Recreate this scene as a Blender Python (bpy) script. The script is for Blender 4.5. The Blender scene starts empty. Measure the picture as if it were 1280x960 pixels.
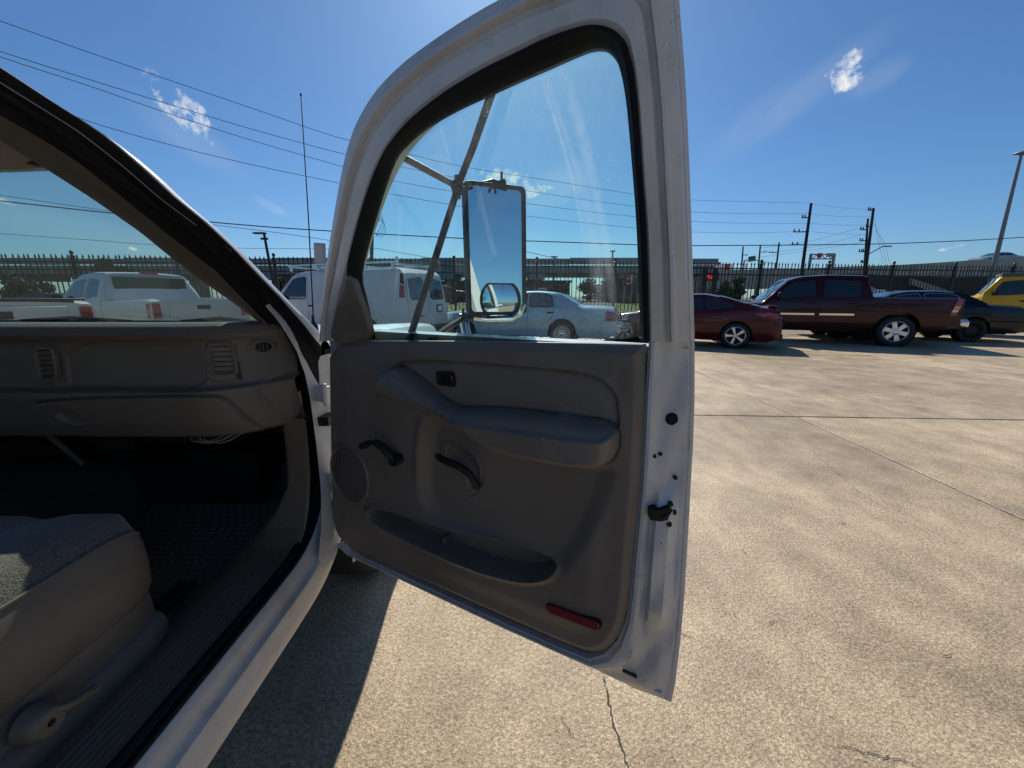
import bpy, math, random
import numpy as np
from mathutils import Vector, Matrix, noise as mnoise
random.seed(7); np.random.seed(7)
scene = bpy.context.scene
COL = scene.collection
R = math.radians

# ------------------------------------------------------------------ camera
CAM_H = 1.32
PITCH = math.atan(109 / 480)
cam = bpy.data.cameras.new('camera'); camo = bpy.data.objects.new('camera', cam); COL.objects.link(camo)
camo.location = (0, 0, CAM_H); camo.rotation_euler = (math.pi / 2 - PITCH, 0, 0)
cam.sensor_width = 36; cam.lens = 36 * 480 / 1280; cam.clip_start = .02; cam.clip_end = 6000
scene.camera = camo
# ------------------------------------------------------------------ light
SUN_EL, SUN_AZ = R(41), R(-1.5)      # azimuth from +Y towards +X
w = bpy.data.worlds.new('World'); scene.world = w; w.use_nodes = True
nt = w.node_tree; nt.nodes.clear()
def N(t, typ, **kw):
    n = t.nodes.new(typ)
    for k, v in kw.items():
        if k.startswith('i_'): n.inputs[k[2:].replace('_', ' ')].default_value = v
        else: setattr(n, k, v)
    return n
def L(t, a, b): t.links.new(a, b)
def mth(t, op, a, b=None, clamp=False):
    n = t.nodes.new('ShaderNodeMath'); n.operation = op; n.use_clamp = clamp
    for i, v in enumerate((a, b)):
        if v is None: continue
        if isinstance(v, (int, float)): n.inputs[i].default_value = v
        else: L(t, v, n.inputs[i])
    return n.outputs[0]
out = N(nt, 'ShaderNodeOutputWorld'); bg = N(nt, 'ShaderNodeBackground'); bg.inputs['Strength'].default_value = .085
sky = N(nt, 'ShaderNodeTexSky', sky_type='NISHITA', sun_disc=False, sun_elevation=SUN_EL, sun_rotation=SUN_AZ,
        altitude=0, air_density=1.0, dust_density=.5, ozone_density=4.5)
def pxdir(px, py):
    u = (px - 640) / 480; v = (480 - py) / 480
    c, s = math.cos(PITCH), math.sin(PITCH)
    return Vector((u, c + v * s, -s + v * c)).normalized()
tc = N(nt, 'ShaderNodeTexCoord')
nz = N(nt, 'ShaderNodeTexNoise'); nz.inputs['Scale'].default_value = 34; nz.inputs['Detail'].default_value = 8; nz.inputs['Roughness'].default_value = .65
L(nt, tc.outputs['Generated'], nz.inputs['Vector'])
nzl = N(nt, 'ShaderNodeTexNoise'); nzl.inputs['Scale'].default_value = 7; nzl.inputs['Detail'].default_value = 5
L(nt, tc.outputs['Generated'], nzl.inputs['Vector'])
tot = None
# px, py, half width, half height, tilt, density: small fair-weather clouds and wisps
CL = [(231,138,44,30,-38,1.0),(1052,88,27,25,20,1.1),(1060,104,22,12,0,.7),(622,228,52,20,0,2.2),(655,240,44,16,0,1.6),
      (1000,122,110,34,28,.10),(1095,98,44,24,0,.10),(950,150,90,40,25,.07),(338,258,26,9,-20,.16),(1185,310,22,4,0,.7),(14,254,24,5,-8,.7),(104,243,8,3,-30,.6),(166,311,8,3,0,.6),
      (240,175,70,34,-25,.09),(690,235,60,34,20,.18),(640,310,380,26,2,.10),(150,300,200,30,-4,.10)]
for (px, py, sw, sh, tilt, dens) in CL:
    d = pxdir(px, py); ex = (pxdir(px + 4, py) - pxdir(px - 4, py)).normalized(); ey = (pxdir(px, py - 4) - pxdir(px, py + 4)).normalized()
    a = R(tilt); e1 = ex * math.cos(a) + ey * math.sin(a); e2 = -ex * math.sin(a) + ey * math.cos(a)
    aw = (pxdir(px + sw, py) - d).length; ah = (pxdir(px, py - sh) - d).length
    def dotn(v, k):
        n = N(nt, 'ShaderNodeVectorMath', operation='DOT_PRODUCT'); L(nt, tc.outputs['Generated'], n.inputs[0]); n.inputs[1].default_value = v * k
        return n.outputs['Value']
    p1 = mth(nt, 'SUBTRACT', dotn(e1, 1 / aw), d.dot(e1) / aw); p2 = mth(nt, 'SUBTRACT', dotn(e2, 1 / ah), d.dot(e2) / ah)
    r2 = mth(nt, 'ADD', mth(nt, 'MULTIPLY', p1, p1), mth(nt, 'MULTIPLY', p2, p2))
    m = mth(nt, 'MULTIPLY', mth(nt, 'SUBTRACT', 1.15, r2, True), mth(nt, 'GREATER_THAN', dotn(d, 1), 0))
    if dens > .5: m = mth(nt, 'MULTIPLY', mth(nt, 'SUBTRACT', mth(nt, 'ADD', m, mth(nt, 'MULTIPLY', nz.outputs['Fac'], 5.5)), 3.30, True), mth(nt, 'MULTIPLY', m, dens * 1.5, True), True)
    else: m = mth(nt, 'MULTIPLY', mth(nt, 'MULTIPLY', mth(nt, 'MULTIPLY', m, m), mth(nt, 'SUBTRACT', mth(nt, 'MULTIPLY', nzl.outputs['Fac'], 2.4), .45, True)), dens, True)
    tot = m if tot is None else mth(nt, 'MAXIMUM', tot, m)
tint = N(nt, 'ShaderNodeMix', data_type='RGBA', blend_type='MULTIPLY'); tint.inputs[0].default_value = 1
L(nt, sky.outputs[0], tint.inputs[6]); tint.inputs[7].default_value = (.60, .875, 1.10, 1)
mx = N(nt, 'ShaderNodeMix', data_type='RGBA'); L(nt, tot, mx.inputs[0]); L(nt, tint.outputs[2], mx.inputs[6]); mx.inputs[7].default_value = (10.5, 10.8, 11.2, 1)
L(nt, mx.outputs[2], bg.inputs['Color']); L(nt, bg.outputs[0], out.inputs['Surface'])
sl = bpy.data.lights.new('sun', 'SUN'); sl.energy = 4.9; sl.angle = R(.5); sl.color = (1, .93, .82)
so = bpy.data.objects.new('sun', sl); COL.objects.link(so)
sd = Vector((math.sin(SUN_AZ) * math.cos(SUN_EL), math.cos(SUN_AZ) * math.cos(SUN_EL), math.sin(SUN_EL)))
so.rotation_euler = sd.to_track_quat('Z', 'Y').to_euler(); so.location = sd * 60
scene.view_settings.view_transform = 'Standard'; scene.view_settings.look = 'None'
scene.view_settings.exposure = -0.08; scene.view_settings.gamma = 1
scene.cycles.max_bounces = 8; scene.cycles.diffuse_bounces = 4; scene.cycles.glossy_bounces = 4; scene.cycles.transparent_max_bounces = 16
scene.cycles.sample_clamp_indirect = 6

# ------------------------------------------------------------------ rays through the photograph
CP, SP = math.cos(PITCH), math.sin(PITCH)
def ray(px, py):
    u = (px - 640) / 480; v = (480 - py) / 480; yy = CP + v * SP
    return u / yy, (-SP + v * CP) / yy
def atY(px, py, Y):
    a, b = ray(px, py); return Vector((a * Y, Y, CAM_H + b * Y))
def atX(px, py, X):
    a, b = ray(px, py); Y = X / a; return Vector((X, Y, CAM_H + b * Y))
def atZ(px, py, z=0.):
    a, b = ray(px, py); Y = (z - CAM_H) / b; return Vector((a * Y, Y, z))

# ------------------------------------------------------------------ materials
def mat(name, col, rough=.5, metal=0., var=.0, vscale=6., bump=0., bscale=60., coat=0., spec=.5, dirt=None, rvar=0., bdist=.002, sheen=0.):
    m = bpy.data.materials.new(name); m.use_nodes = True; t = m.node_tree; p = t.nodes['Principled BSDF']
    p.inputs['Base Color'].default_value = (*col, 1); p.inputs['Roughness'].default_value = rough; p.inputs['Metallic'].default_value = metal
    p.inputs['Coat Weight'].default_value = coat; p.inputs['Coat Roughness'].default_value = .06; p.inputs['Specular IOR Level'].default_value = spec
    p.inputs['Sheen Weight'].default_value = sheen
    tcn = t.nodes.new('ShaderNodeTexCoord')
    src = None
    if var or rvar or dirt:
        n = t.nodes.new('ShaderNodeTexNoise'); n.inputs['Scale'].default_value = vscale; n.inputs['Detail'].default_value = 7; n.inputs['Roughness'].default_value = .62
        L(t, tcn.outputs['Object'], n.inputs['Vector']); src = n.outputs['Fac']
        r = t.nodes.new('ShaderNodeMapRange'); L(t, src, r.inputs[0]); r.inputs[1].default_value = .3; r.inputs[2].default_value = .7
        r.inputs[3].default_value = 1 - var; r.inputs[4].default_value = 1 + var
        h = t.nodes.new('ShaderNodeMix'); h.data_type = 'RGBA'; h.blend_type = 'MULTIPLY'; h.inputs[0].default_value = 1; h.inputs[6].default_value = (*col, 1)
        L(t, r.outputs[0], h.inputs[7]); o = h.outputs[2]
        if dirt:
            n2 = t.nodes.new('ShaderNodeTexNoise'); n2.inputs['Scale'].default_value = vscale * 3.7; n2.inputs['Detail'].default_value = 9; n2.inputs['Roughness'].default_value = .7
            L(t, tcn.outputs['Object'], n2.inputs['Vector'])
            f = mth(t, 'MULTIPLY', mth(t, 'SUBTRACT', n2.outputs['Fac'], dirt[1], True), dirt[2], True)
            q = t.nodes.new('ShaderNodeMix'); q.data_type = 'RGBA'; L(t, f, q.inputs[0]); L(t, o, q.inputs[6]); q.inputs[7].default_value = (*dirt[0], 1); o = q.outputs[2]
        L(t, o, p.inputs['Base Color'])
        if rvar:
            rr = t.nodes.new('ShaderNodeMapRange'); L(t, src, rr.inputs[0]); rr.inputs[1].default_value = .3; rr.inputs[2].default_value = .7
            rr.inputs[3].default_value = max(0, rough - rvar); rr.inputs[4].default_value = min(1, rough + rvar); L(t, rr.outputs[0], p.inputs['Roughness'])
    if bump:
        b = t.nodes.new('ShaderNodeTexNoise'); b.inputs['Scale'].default_value = bscale; b.inputs['Detail'].default_value = 4
        L(t, tcn.outputs['Object'], b.inputs['Vector']); k = t.nodes.new('ShaderNodeBump'); k.inputs['Strength'].default_value = bump; k.inputs['Distance'].default_value = bdist
        L(t, b.outputs['Fac'], k.inputs['Height']); L(t, k.outputs[0], p.inputs['Normal'])
    return m
def emis(name, col, s):
    m = mat(name, (0, 0, 0)); p = m.node_tree.nodes['Principled BSDF']; p.inputs['Emission Color'].default_value = (*col, 1); p.inputs['Emission Strength'].default_value = s; return m
def glass(name, tint=(.8, .93, .93), dust=.06, dcol=(.7, .75, .75), refl=1., nscale=30., streak=False, arcs=None):
    m = bpy.data.materials.new(name); m.use_nodes = True; t = m.node_tree; t.nodes.clear()
    o = t.nodes.new('ShaderNodeOutputMaterial'); tr = t.nodes.new('ShaderNodeBsdfTransparent'); tr.inputs[0].default_value = (*tint, 1)
    gl = t.nodes.new('ShaderNodeBsdfGlossy'); gl.inputs['Roughness'].default_value = .01
    geo = t.nodes.new('ShaderNodeNewGeometry'); dp = t.nodes.new('ShaderNodeVectorMath'); dp.operation = 'DOT_PRODUCT'; L(t, geo.outputs['Incoming'], dp.inputs[0]); L(t, geo.outputs['Normal'], dp.inputs[1])
    fres = mth(t, 'ADD', mth(t, 'MULTIPLY', mth(t, 'POWER', mth(t, 'SUBTRACT', 1, mth(t, 'ABSOLUTE', dp.outputs['Value']), True), 5), .94), .06)
    s1 = t.nodes.new('ShaderNodeMixShader'); L(t, mth(t, 'MULTIPLY', fres, refl, True), s1.inputs[0]); L(t, tr.outputs[0], s1.inputs[1]); L(t, gl.outputs[0], s1.inputs[2])
    df = t.nodes.new('ShaderNodeBsdfTranslucent'); df.inputs[0].default_value = (*dcol, 1)
    d2 = t.nodes.new('ShaderNodeBsdfDiffuse'); d2.inputs[0].default_value = (*dcol, 1); ds = t.nodes.new('ShaderNodeMixShader'); ds.inputs[0].default_value = .5
    L(t, df.outputs[0], ds.inputs[1]); L(t, d2.outputs[0], ds.inputs[2])
    tcn = t.nodes.new('ShaderNodeTexCoord'); n = t.nodes.new('ShaderNodeTexNoise'); n.inputs['Scale'].default_value = nscale; n.inputs['Detail'].default_value = 8; n.inputs['Roughness'].default_value = .8
    L(t, tcn.outputs['Object'], n.inputs['Vector'])
    fac = mth(t, 'MULTIPLY', mth(t, 'SUBTRACT', n.outputs['Fac'], .25, True), dust * 2.4, True)
    if streak:
        # wiped arcs and speckle
        sp = t.nodes.new('ShaderNodeTexNoise'); sp.inputs['Scale'].default_value = 260; sp.inputs['Detail'].default_value = 2; L(t, tcn.outputs['Object'], sp.inputs['Vector'])
        lo = t.nodes.new('ShaderNodeTexNoise'); lo.inputs['Scale'].default_value = 5; L(t, tcn.outputs['Object'], lo.inputs['Vector'])
        spk = mth(t, 'MULTIPLY', mth(t, 'MULTIPLY', mth(t, 'SUBTRACT', sp.outputs['Fac'], .62, True), 5., True), mth(t, 'MULTIPLY', mth(t, 'SUBTRACT', lo.outputs['Fac'], .38, True), 1.6, True))
        sx = t.nodes.new('ShaderNodeSeparateXYZ'); L(t, tcn.outputs['Object'], sx.inputs[0]); X_, Z_ = sx.outputs[0], sx.outputs[2]; st = None
        fine = t.nodes.new('ShaderNodeTexNoise'); fine.inputs['Scale'].default_value = 60; fine.inputs['Detail'].default_value = 4; L(t, tcn.outputs['Object'], fine.inputs['Vector'])
        for (k2, k1, k0, wd, amt, za, zb) in STREAKS:     # smears left by a wiping hand: x = k2 z^2 + k1 z + k0 on the pane
            xc = mth(t, 'ADD', mth(t, 'MULTIPLY', mth(t, 'ADD', mth(t, 'MULTIPLY', Z_, k2), k1), Z_), k0)
            q = mth(t, 'SUBTRACT', 1, mth(t, 'POWER', mth(t, 'DIVIDE', mth(t, 'ABSOLUTE', mth(t, 'SUBTRACT', X_, xc)), wd), 2), True)
            q = mth(t, 'MULTIPLY', q, mth(t, 'MULTIPLY', mth(t, 'MULTIPLY', mth(t, 'SUBTRACT', Z_, za), 12, True), mth(t, 'MULTIPLY', mth(t, 'SUBTRACT', zb, Z_), 12, True)))
            q = mth(t, 'MULTIPLY', q, mth(t, 'MULTIPLY', fine.outputs['Fac'], amt * 2)); st = q if st is None else mth(t, 'MAXIMUM', st, q)
        tp_ = mth(t, 'MULTIPLY', mth(t, 'MULTIPLY', mth(t, 'SUBTRACT', Z_, 1.48), 5, True), mth(t, 'MULTIPLY', fine.outputs['Fac'], .12)); st = mth(t, 'ADD', st, tp_)
        fac = mth(t, 'ADD', fac, mth(t, 'ADD', spk, st), True)
    s2 = t.nodes.new('ShaderNodeMixShader'); L(t, fac, s2.inputs[0]); L(t, s1.outputs[0], s2.inputs[1]); L(t, ds.outputs[0], s2.inputs[2])
    L(t, s2.outputs[0], o.inputs[0]); return m

M = {}
def chips(m, scale=70, thr=.10, col=(.05, .035, .025), amt=.6, sel=.57, selscale=6):
    t = m.node_tree; p = t.nodes['Principled BSDF']; tcn = t.nodes.new('ShaderNodeTexCoord'); v = t.nodes.new('ShaderNodeTexVoronoi'); v.inputs['Scale'].default_value = scale; v.inputs['Randomness'].default_value = 1
    wn = t.nodes.new('ShaderNodeTexNoise'); wn.inputs['Scale'].default_value = scale * .8; va = t.nodes.new('ShaderNodeVectorMath'); va.operation = 'ADD'; sc_ = t.nodes.new('ShaderNodeVectorMath'); sc_.operation = 'SCALE'; sc_.inputs['Scale'].default_value = .022
    L(t, tcn.outputs['Object'], wn.inputs['Vector']); L(t, wn.outputs['Color'], sc_.inputs[0]); L(t, tcn.outputs['Object'], va.inputs[0]); L(t, sc_.outputs[0], va.inputs[1]); L(t, va.outputs[0], v.inputs['Vector'])
    n = t.nodes.new('ShaderNodeTexNoise'); n.inputs['Scale'].default_value = selscale; L(t, tcn.outputs['Object'], n.inputs['Vector'])
    f = mth(t, 'MULTIPLY', mth(t, 'MULTIPLY', mth(t, 'GREATER_THAN', thr, v.outputs['Distance']), mth(t, 'GREATER_THAN', n.outputs['Fac'], sel)), amt)
    q = t.nodes.new('ShaderNodeMix'); q.data_type = 'RGBA'; L(t, f, q.inputs[0]); L(t, p.inputs['Base Color'].links[0].from_socket, q.inputs[6]); q.inputs[7].default_value = (*col, 1); L(t, q.outputs[2], p.inputs['Base Color'])
M['white'] = mat('white_paint', (.72, .73, .74), .32, var=.05, vscale=3, coat=.5, dirt=((.33, .30, .26), .62, 1.6), rvar=.06)
M['jamb'] = mat('jamb_white_paint', (.58, .56, .535), .36, var=.10, vscale=5, coat=.3, dirt=((.22, .19, .16), .53, 2.0), bump=.1, bscale=25, rvar=.1)
M['trim'] = mat('taupe_vinyl', (.184, .151, .120), .46, var=.14, vscale=5, bump=.35, bscale=520, bdist=.0006, rvar=.07, dirt=((.30, .26, .21), .60, 1.6))
M['dash'] = mat('dash_vinyl', (.155, .132, .107), .5, var=.08, vscale=4, bump=.3, bscale=520, bdist=.0006, rvar=.06)
M['trim2'] = mat('taupe_hard_plastic', (.175, .143, .112), .42, var=.07, vscale=6, bump=.2, bscale=400, bdist=.0005)
M['headliner'] = mat('headliner_cloth', (.30, .27, .235), .9, var=.1, bump=.5, bscale=220)
M['rubber'] = mat('black_rubber', (.010, .011, .014), .6, spec=.15, var=.25, vscale=10, bump=.2, bscale=80)
M['blackpl'] = mat('black_plastic', (.014, .014, .015), .42, spec=.3, var=.2, vscale=12)
M['slat'] = mat('dark_slat_plastic', (.06, .053, .045), .4)
M['sill'] = mat('dark_sill_plastic', (.150, .114, .080), .42, var=.15, vscale=8, bump=.2, bscale=300, bdist=.0006, dirt=((.2, .18, .15), .6, 1.4))
M['carpet'] = mat('black_carpet', (.05, .046, .042), .95, var=.3, bump=.6, bscale=200)
M['mat'] = mat('black_mat_rubber', (.10, .088, .074), .45, var=.3, bump=.2, bscale=90)
M['fabric'] = None
M['chrome'] = mat('chrome', (.75, .76, .78), .12, 1., rvar=.06, vscale=20, dirt=((.2, .17, .14), .6, 2))
M['steel'] = mat('dull_black_steel', (.022, .022, .024), .45, .3, var=.3, vscale=30, bump=.4, bscale=120, dirt=((.12, .10, .085), .62, 2.0))
M['pillar'] = mat('dark_grey_pillar_plastic', (.115, .100, .085), .6, var=.08, vscale=5, bump=.2, bscale=400, bdist=.0005, spec=.3)
M['latchm'] = mat('black_latch_steel', (.012, .012, .012), .5, spec=.15, bump=.3, bscale=200)
M['mirror'] = mat('mirror_silver', (.83, .86, .88), .008, 1.)
M['redlens'] = mat('red_lens', (.22, .006, .010), .16, coat=1, var=.2, vscale=90)
STREAKS = []
GLASS_ARGS = ('door_window_glass', (.72, .95, .89), .040, (.85, .93, .95), 1.0, 24, True)
M['glasswind'] = glass('windshield_glass', (.68, .80, .72), .022, (.62, .74, .70), .8, 9)
M['glassclear'] = glass('thin_clear_glass', (.55, .62, .62), .03, (.6, .6, .6), 1., 10)
M['tyre'] = mat('tyre_rubber', (.018, .018, .019), .75, var=.25, vscale=14, bump=.3, bscale=60)
M['scuff'] = mat('pale_scuffed_vinyl', (.45, .38, .29), .7, var=.2, vscale=60)
M['wire1'] = mat('yellow_wire', (.28, .20, .07), .5); M['wire2'] = mat('white_wire', (.22, .20, .18), .5)
chips(M['jamb'], 95, .13, amt=.55, sel=.60); chips(M['trim'], 85, .10, (.34, .30, .25), .5, .60, 9); chips(M['dash'], 85, .10, (.32, .28, .23), .4, .62, 9); chips(M['sill'], 70, .16, (.34, .30, .24), .5, .54, 9)
# seat cloth: woven pattern
def cloth():
    m = mat('seat_cloth', (.085, .085, .094), .95, sheen=.25); t = m.node_tree; p = t.nodes['Principled BSDF']
    tcn = t.nodes.new('ShaderNodeTexCoord'); v = t.nodes.new('ShaderNodeTexVoronoi'); v.inputs['Scale'].default_value = 340
    n = t.nodes.new('ShaderNodeTexNoise'); n.inputs['Scale'].default_value = 420; n.inputs['Detail'].default_value = 3
    L(t, tcn.outputs['Object'], v.inputs['Vector']); L(t, tcn.outputs['Object'], n.inputs['Vector'])
    f = mth(t, 'ADD', mth(t, 'MULTIPLY', v.outputs['Distance'], .9), mth(t, 'MULTIPLY', n.outputs['Fac'], .6))
    r = t.nodes.new('ShaderNodeValToRGB'); L(t, f, r.inputs[0]); r.color_ramp.elements[0].color = (.026, .022, .019, 1); r.color_ramp.elements[0].position = .35
    r.color_ramp.elements[1].color = (.17, .145, .12, 1); r.color_ramp.elements[1].position = .85; L(t, r.outputs[0], p.inputs['Base Color'])
    k = t.nodes.new('ShaderNodeBump'); k.inputs['Strength'].default_value = .6; k.inputs['Distance'].default_value = .002; L(t, f, k.inputs['Height']); L(t, k.outputs[0], p.inputs['Normal'])
    return m
M['fabric'] = cloth()

# ------------------------------------------------------------------ mesh tools
class MB:
    def __init__(s): s.v = []; s.f = []; s.m = []
    def add(s, vs, fs, mi=0):
        o = len(s.v); s.v += [tuple(v) for v in vs]; s.f += [tuple(i + o for i in f) for f in fs]; s.m += [mi] * len(fs)
    def box(s, c, d, rot=None, mi=0):
        c = Vector(c); vs = []
        for x in (-.5, .5):
            for y in (-.5, .5):
                for z in (-.5, .5):
                    p = Vector((x * d[0], y * d[1], z * d[2]))
                    if rot is not None: p = rot @ p
                    vs.append(c + p)
        s.add(vs, [(0, 1, 3, 2), (4, 6, 7, 5), (0, 4, 5, 1), (2, 3, 7, 6), (0, 2, 6, 4), (1, 5, 7, 3)], mi)
    def tube(s, pts, r, n=8, mi=0, cap=True, r2=None):
        pts = [Vector(p) for p in pts]; rings = []; up = None
        for i, p in enumerate(pts):
            t = (pts[min(i + 1, len(pts) - 1)] - pts[max(i - 1, 0)]).normalized()
            if up is None: up = t.orthogonal().normalized()
            up = (up - t * up.dot(t)).normalized(); q = t.cross(up)
            rr = r[i] if isinstance(r, (list, tuple)) else r
            rb = rr if r2 is None else r2
            rings.append([p + up * math.cos(2 * math.pi * k / n) * rr + q * math.sin(2 * math.pi * k / n) * rb for k in range(n)])
        s.rings(rings, closed=True, mi=mi, cap=cap)
    def rings(s, rings, closed=False, mi=0, cap=False):
        n = len(rings[0]); vs = [v for r in rings for v in r]; fs = []
        for i in range(len(rings) - 1):
            for k in range(n if closed else n - 1):
                a = i * n + k; b = i * n + (k + 1) % n
                fs.append((a, b, b + n, a + n))
        if cap: fs.append(tuple(range(n))[::-1]); fs.append(tuple((len(rings) - 1) * n + k for k in range(n)))
        s.add(vs, fs, mi)
    def prism(s, poly, fn, h0, h1, mi=0):
        n = len(poly); vs = [fn(p, h0) for p in poly] + [fn(p, h1) for p in poly]
        fs = [tuple(range(n)), tuple(range(n, 2 * n))[::-1]] + [(i, (i + 1) % n, (i + 1) % n + n, i + n) for i in range(n)]
        s.add(vs, fs, mi)
    def lathe(s, prof, c, ax, e1, n=32, mi=0):
        c, ax, e1 = Vector(c), Vector(ax).normalized(), Vector(e1).normalized(); e2 = ax.cross(e1)
        s.rings([[c + ax * h + (e1 * math.cos(2 * math.pi * k / n) + e2 * math.sin(2 * math.pi * k / n)) * r for k in range(n)] for r, h in prof], closed=True, mi=mi)
    def build(s, name, m, parent=None, smooth=True, angle=35, bevel=0.):
        me = bpy.data.meshes.new(name); me.from_pydata(s.v, [], s.f)
        for q in (m if isinstance(m, (list, tuple)) else [m]): me.materials.append(q)
        me.polygons.foreach_set('material_index', s.m)
        import bmesh
        b = bmesh.new(); b.from_mesh(me); bmesh.ops.remove_doubles(b, verts=b.verts, dist=1e-5); bmesh.ops.recalc_face_normals(b, faces=b.faces); b.to_mesh(me); b.free()
        if smooth:
            me.polygons.foreach_set('use_smooth', [True] * len(me.polygons))
            try: me.set_sharp_from_angle(angle=R(angle))
            except Exception: pass
        o = bpy.data.objects.new(name, me); COL.objects.link(o)
        if parent: o.parent = parent
        if bevel:
            bm = o.modifiers.new('bevel', 'BEVEL'); bm.width = bevel; bm.segments = 2; bm.limit_method = 'ANGLE'
        return o
def tag(o, label=None, cat=None, group=None, kind=None):
    if label: o['label'] = label
    if cat: o['category'] = cat
    if group: o['group'] = group
    if kind: o['kind'] = kind
    return o
def thing(name, label, cat, loc=(0, 0, 0), rz=0, group=None):
    o = bpy.data.objects.new(name, None); COL.objects.link(o); o.location = loc; o.rotation_euler = (0, 0, rz); return tag(o, label, cat, group)
def copy_tree(o, parent=None):
    c = o.copy(); COL.objects.link(c)
    if parent: c.parent = parent
    for ch in list(o.children): copy_tree(ch, c)
    return c
def resample(pts, n):
    pts = [Vector(p) for p in pts]; d = [0]
    for a, b in zip(pts, pts[1:]): d.append(d[-1] + (b - a).length)
    out = []
    for i in range(n):
        t = d[-1] * i / (n - 1); k = max(0, min(len(pts) - 2, int(np.searchsorted(d, t)) - 1)); f = (t - d[k]) / max(1e-9, d[k + 1] - d[k]); out.append(pts[k].lerp(pts[k + 1], f))
    return out
def smooth_poly(pts, it=2, closed=True):
    pts = [tuple(p) for p in pts]
    for _ in range(it):
        q = []; n = len(pts)
        for i in range(n if closed else n - 1):
            a, b = pts[i], pts[(i + 1) % n]
            q.append(tuple(x * .75 + y * .25 for x, y in zip(a, b))); q.append(tuple(x * .25 + y * .75 for x, y in zip(a, b)))
        if not closed: q = [pts[0]] + q + [pts[-1]]
        pts = q
    return pts
def rq(pts, f=.14, it=2):
    """polygon with small rounded corners"""
    q = []; n = len(pts)
    for i in range(n):
        p, a, b = pts[i], pts[i - 1], pts[(i + 1) % n]
        la = math.hypot(p[0] - a[0], p[1] - a[1]); lb = math.hypot(p[0] - b[0], p[1] - b[1]); r = f * min(la, lb)
        A_ = [p[k] + (a[k] - p[k]) * r / la for k in (0, 1)]; B_ = [p[k] + (b[k] - p[k]) * r / lb for k in (0, 1)]
        for j in range(it + 2):
            t = j / (it + 1); q.append(tuple((1 - t) ** 2 * A_[k] + 2 * t * (1 - t) * p[k] + t * t * B_[k] for k in (0, 1)))
    return q
def sdf(P, poly):
    """signed distance (negative inside) of points P (n,2) to polygon"""
    poly = np.array(poly, float); d = np.full(len(P), 1e9); ins = np.zeros(len(P), bool); n = len(poly)
    for i in range(n):
        a, b = poly[i], poly[(i + 1) % n]; e = b - a; w_ = P - a
        t = np.clip((w_ @ e) / max(1e-12, e @ e), 0, 1); q = w_ - t[:, None] * e; d = np.minimum(d, (q ** 2).sum(1))
        c = ((a[1] > P[:, 1]) != (b[1] > P[:, 1]))
        with np.errstate(divide='ignore', invalid='ignore'): xs = (b[0] - a[0]) * (P[:, 1] - a[1]) / (b[1] - a[1] + 1e-15) + a[0]
        ins ^= c & (P[:, 0] < xs)
    d = np.sqrt(d); return np.where(ins, -d, d)
def sstep(d, w_, c=0.):
    """1 inside, 0 outside, over width w_ centred c"""
    t = np.clip((c + w_ / 2 - d) / w_, 0, 1); return t * t * (3 - 2 * t)
def rowspan(poly, y):
    xs = []
    n = len(poly)
    for i in range(n):
        a, b = poly[i], poly[(i + 1) % n]
        if (a[1] > y) != (b[1] > y): xs.append(a[0] + (b[0] - a[0]) * (y - a[1]) / (b[1] - a[1]))
    return (min(xs), max(xs)) if len(xs) >= 2 else None
def patch(poly, nr, nc):
    """row mapped grid inside a polygon of 2-D points: list of rows of points"""
    ys = [p[1] for p in poly]; y0, y1 = min(ys), max(ys); e = (y1 - y0) * .003; rows = []
    for i in range(nr):
        y = y0 + e + (y1 - y0 - 2 * e) * i / (nr - 1); s = rowspan(poly, y)
        if s: rows.append([(s[0] + (s[1] - s[0]) * j / (nc - 1), y) for j in range(nc)])
    return rows
M['carglass0'] = mat('dark_rear_glass', (.02, .022, .022), .08, coat=.5)
# ================================================================== the white pickup the camera stands beside
truck = thing('white_pickup', 'white pickup with taupe interior, seen through its wide open passenger door', 'pickup truck', (0, 0, 0))
# ---------------- door
HX, HY = -.585, 1.153
DX, DY = .887, -.4618; NX, NY = .4618, .887
BELT, LK = 1.222, .24
def D(s, z, o=0.):
    k = LK * max(0., z - BELT); return Vector((HX + DX * s + NX * (o - k), HY + DY * s + NY * (o - k), z))
def dsz(px, py, o=0.):
    a, b = ray(px, py); hn = HX * NX + HY * NY
    Y = (hn + o) / (a * NX + NY); z = CAM_H + b * Y
    if z > BELT: Y = (hn + o - LK * (CAM_H - BELT)) / (a * NX + NY + LK * b); z = CAM_H + b * Y
    return ((a * Y - HX) * DX + (Y - HY) * DY, z)
door = thing('door', None, None); door.parent = truck; door['label'] = 'open white passenger door with taupe trim panel'
outer = [(406,426),(408,382),(413,337),(422,278),(433,216),(443,176),(455,147),(476,114),(510,80),(560,44),(610,13),(655,-9),(705,-28),(755,-52),(800,-64),(830,-64),(845,-44),(849,4),(855,80),(859,150),(863,250),(866,350),(868,426)]
inner = [(417,426),(423,385),(434,344),(446,294),(463,238),(480,198),(497,172),(520,147),(560,115),(606,87),(645,68),(680,51),(710,40),(735,34),(755,34.5),(770,41),(782,54),(787,70),(791,88),(797,138),(803,229),(808,300),(811,426)]
seal0 = [(458,424),(446,378),(436,344),(446,294),(463,238),(480,198),(497,172),(520,147),(560,115),(606,87),(645,68),(680,51),(710,40),(735,34),(755,34.5),(770,41),(782,54),(787,70),(791,88),(797,138),(803,229),(808,300),(811,426)]
gl0 = [(466,424),(456,378),(449,342),(460,294),(474,245),(490,200),(504,181),(529,159),(570,135),(615,114),(652,97),(686,82),(715,69),(735,61),(750,59),(760,62),(770,74),(775,88),(779,105),(784,140),(790,206),(796,290),(801,424)]
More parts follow.
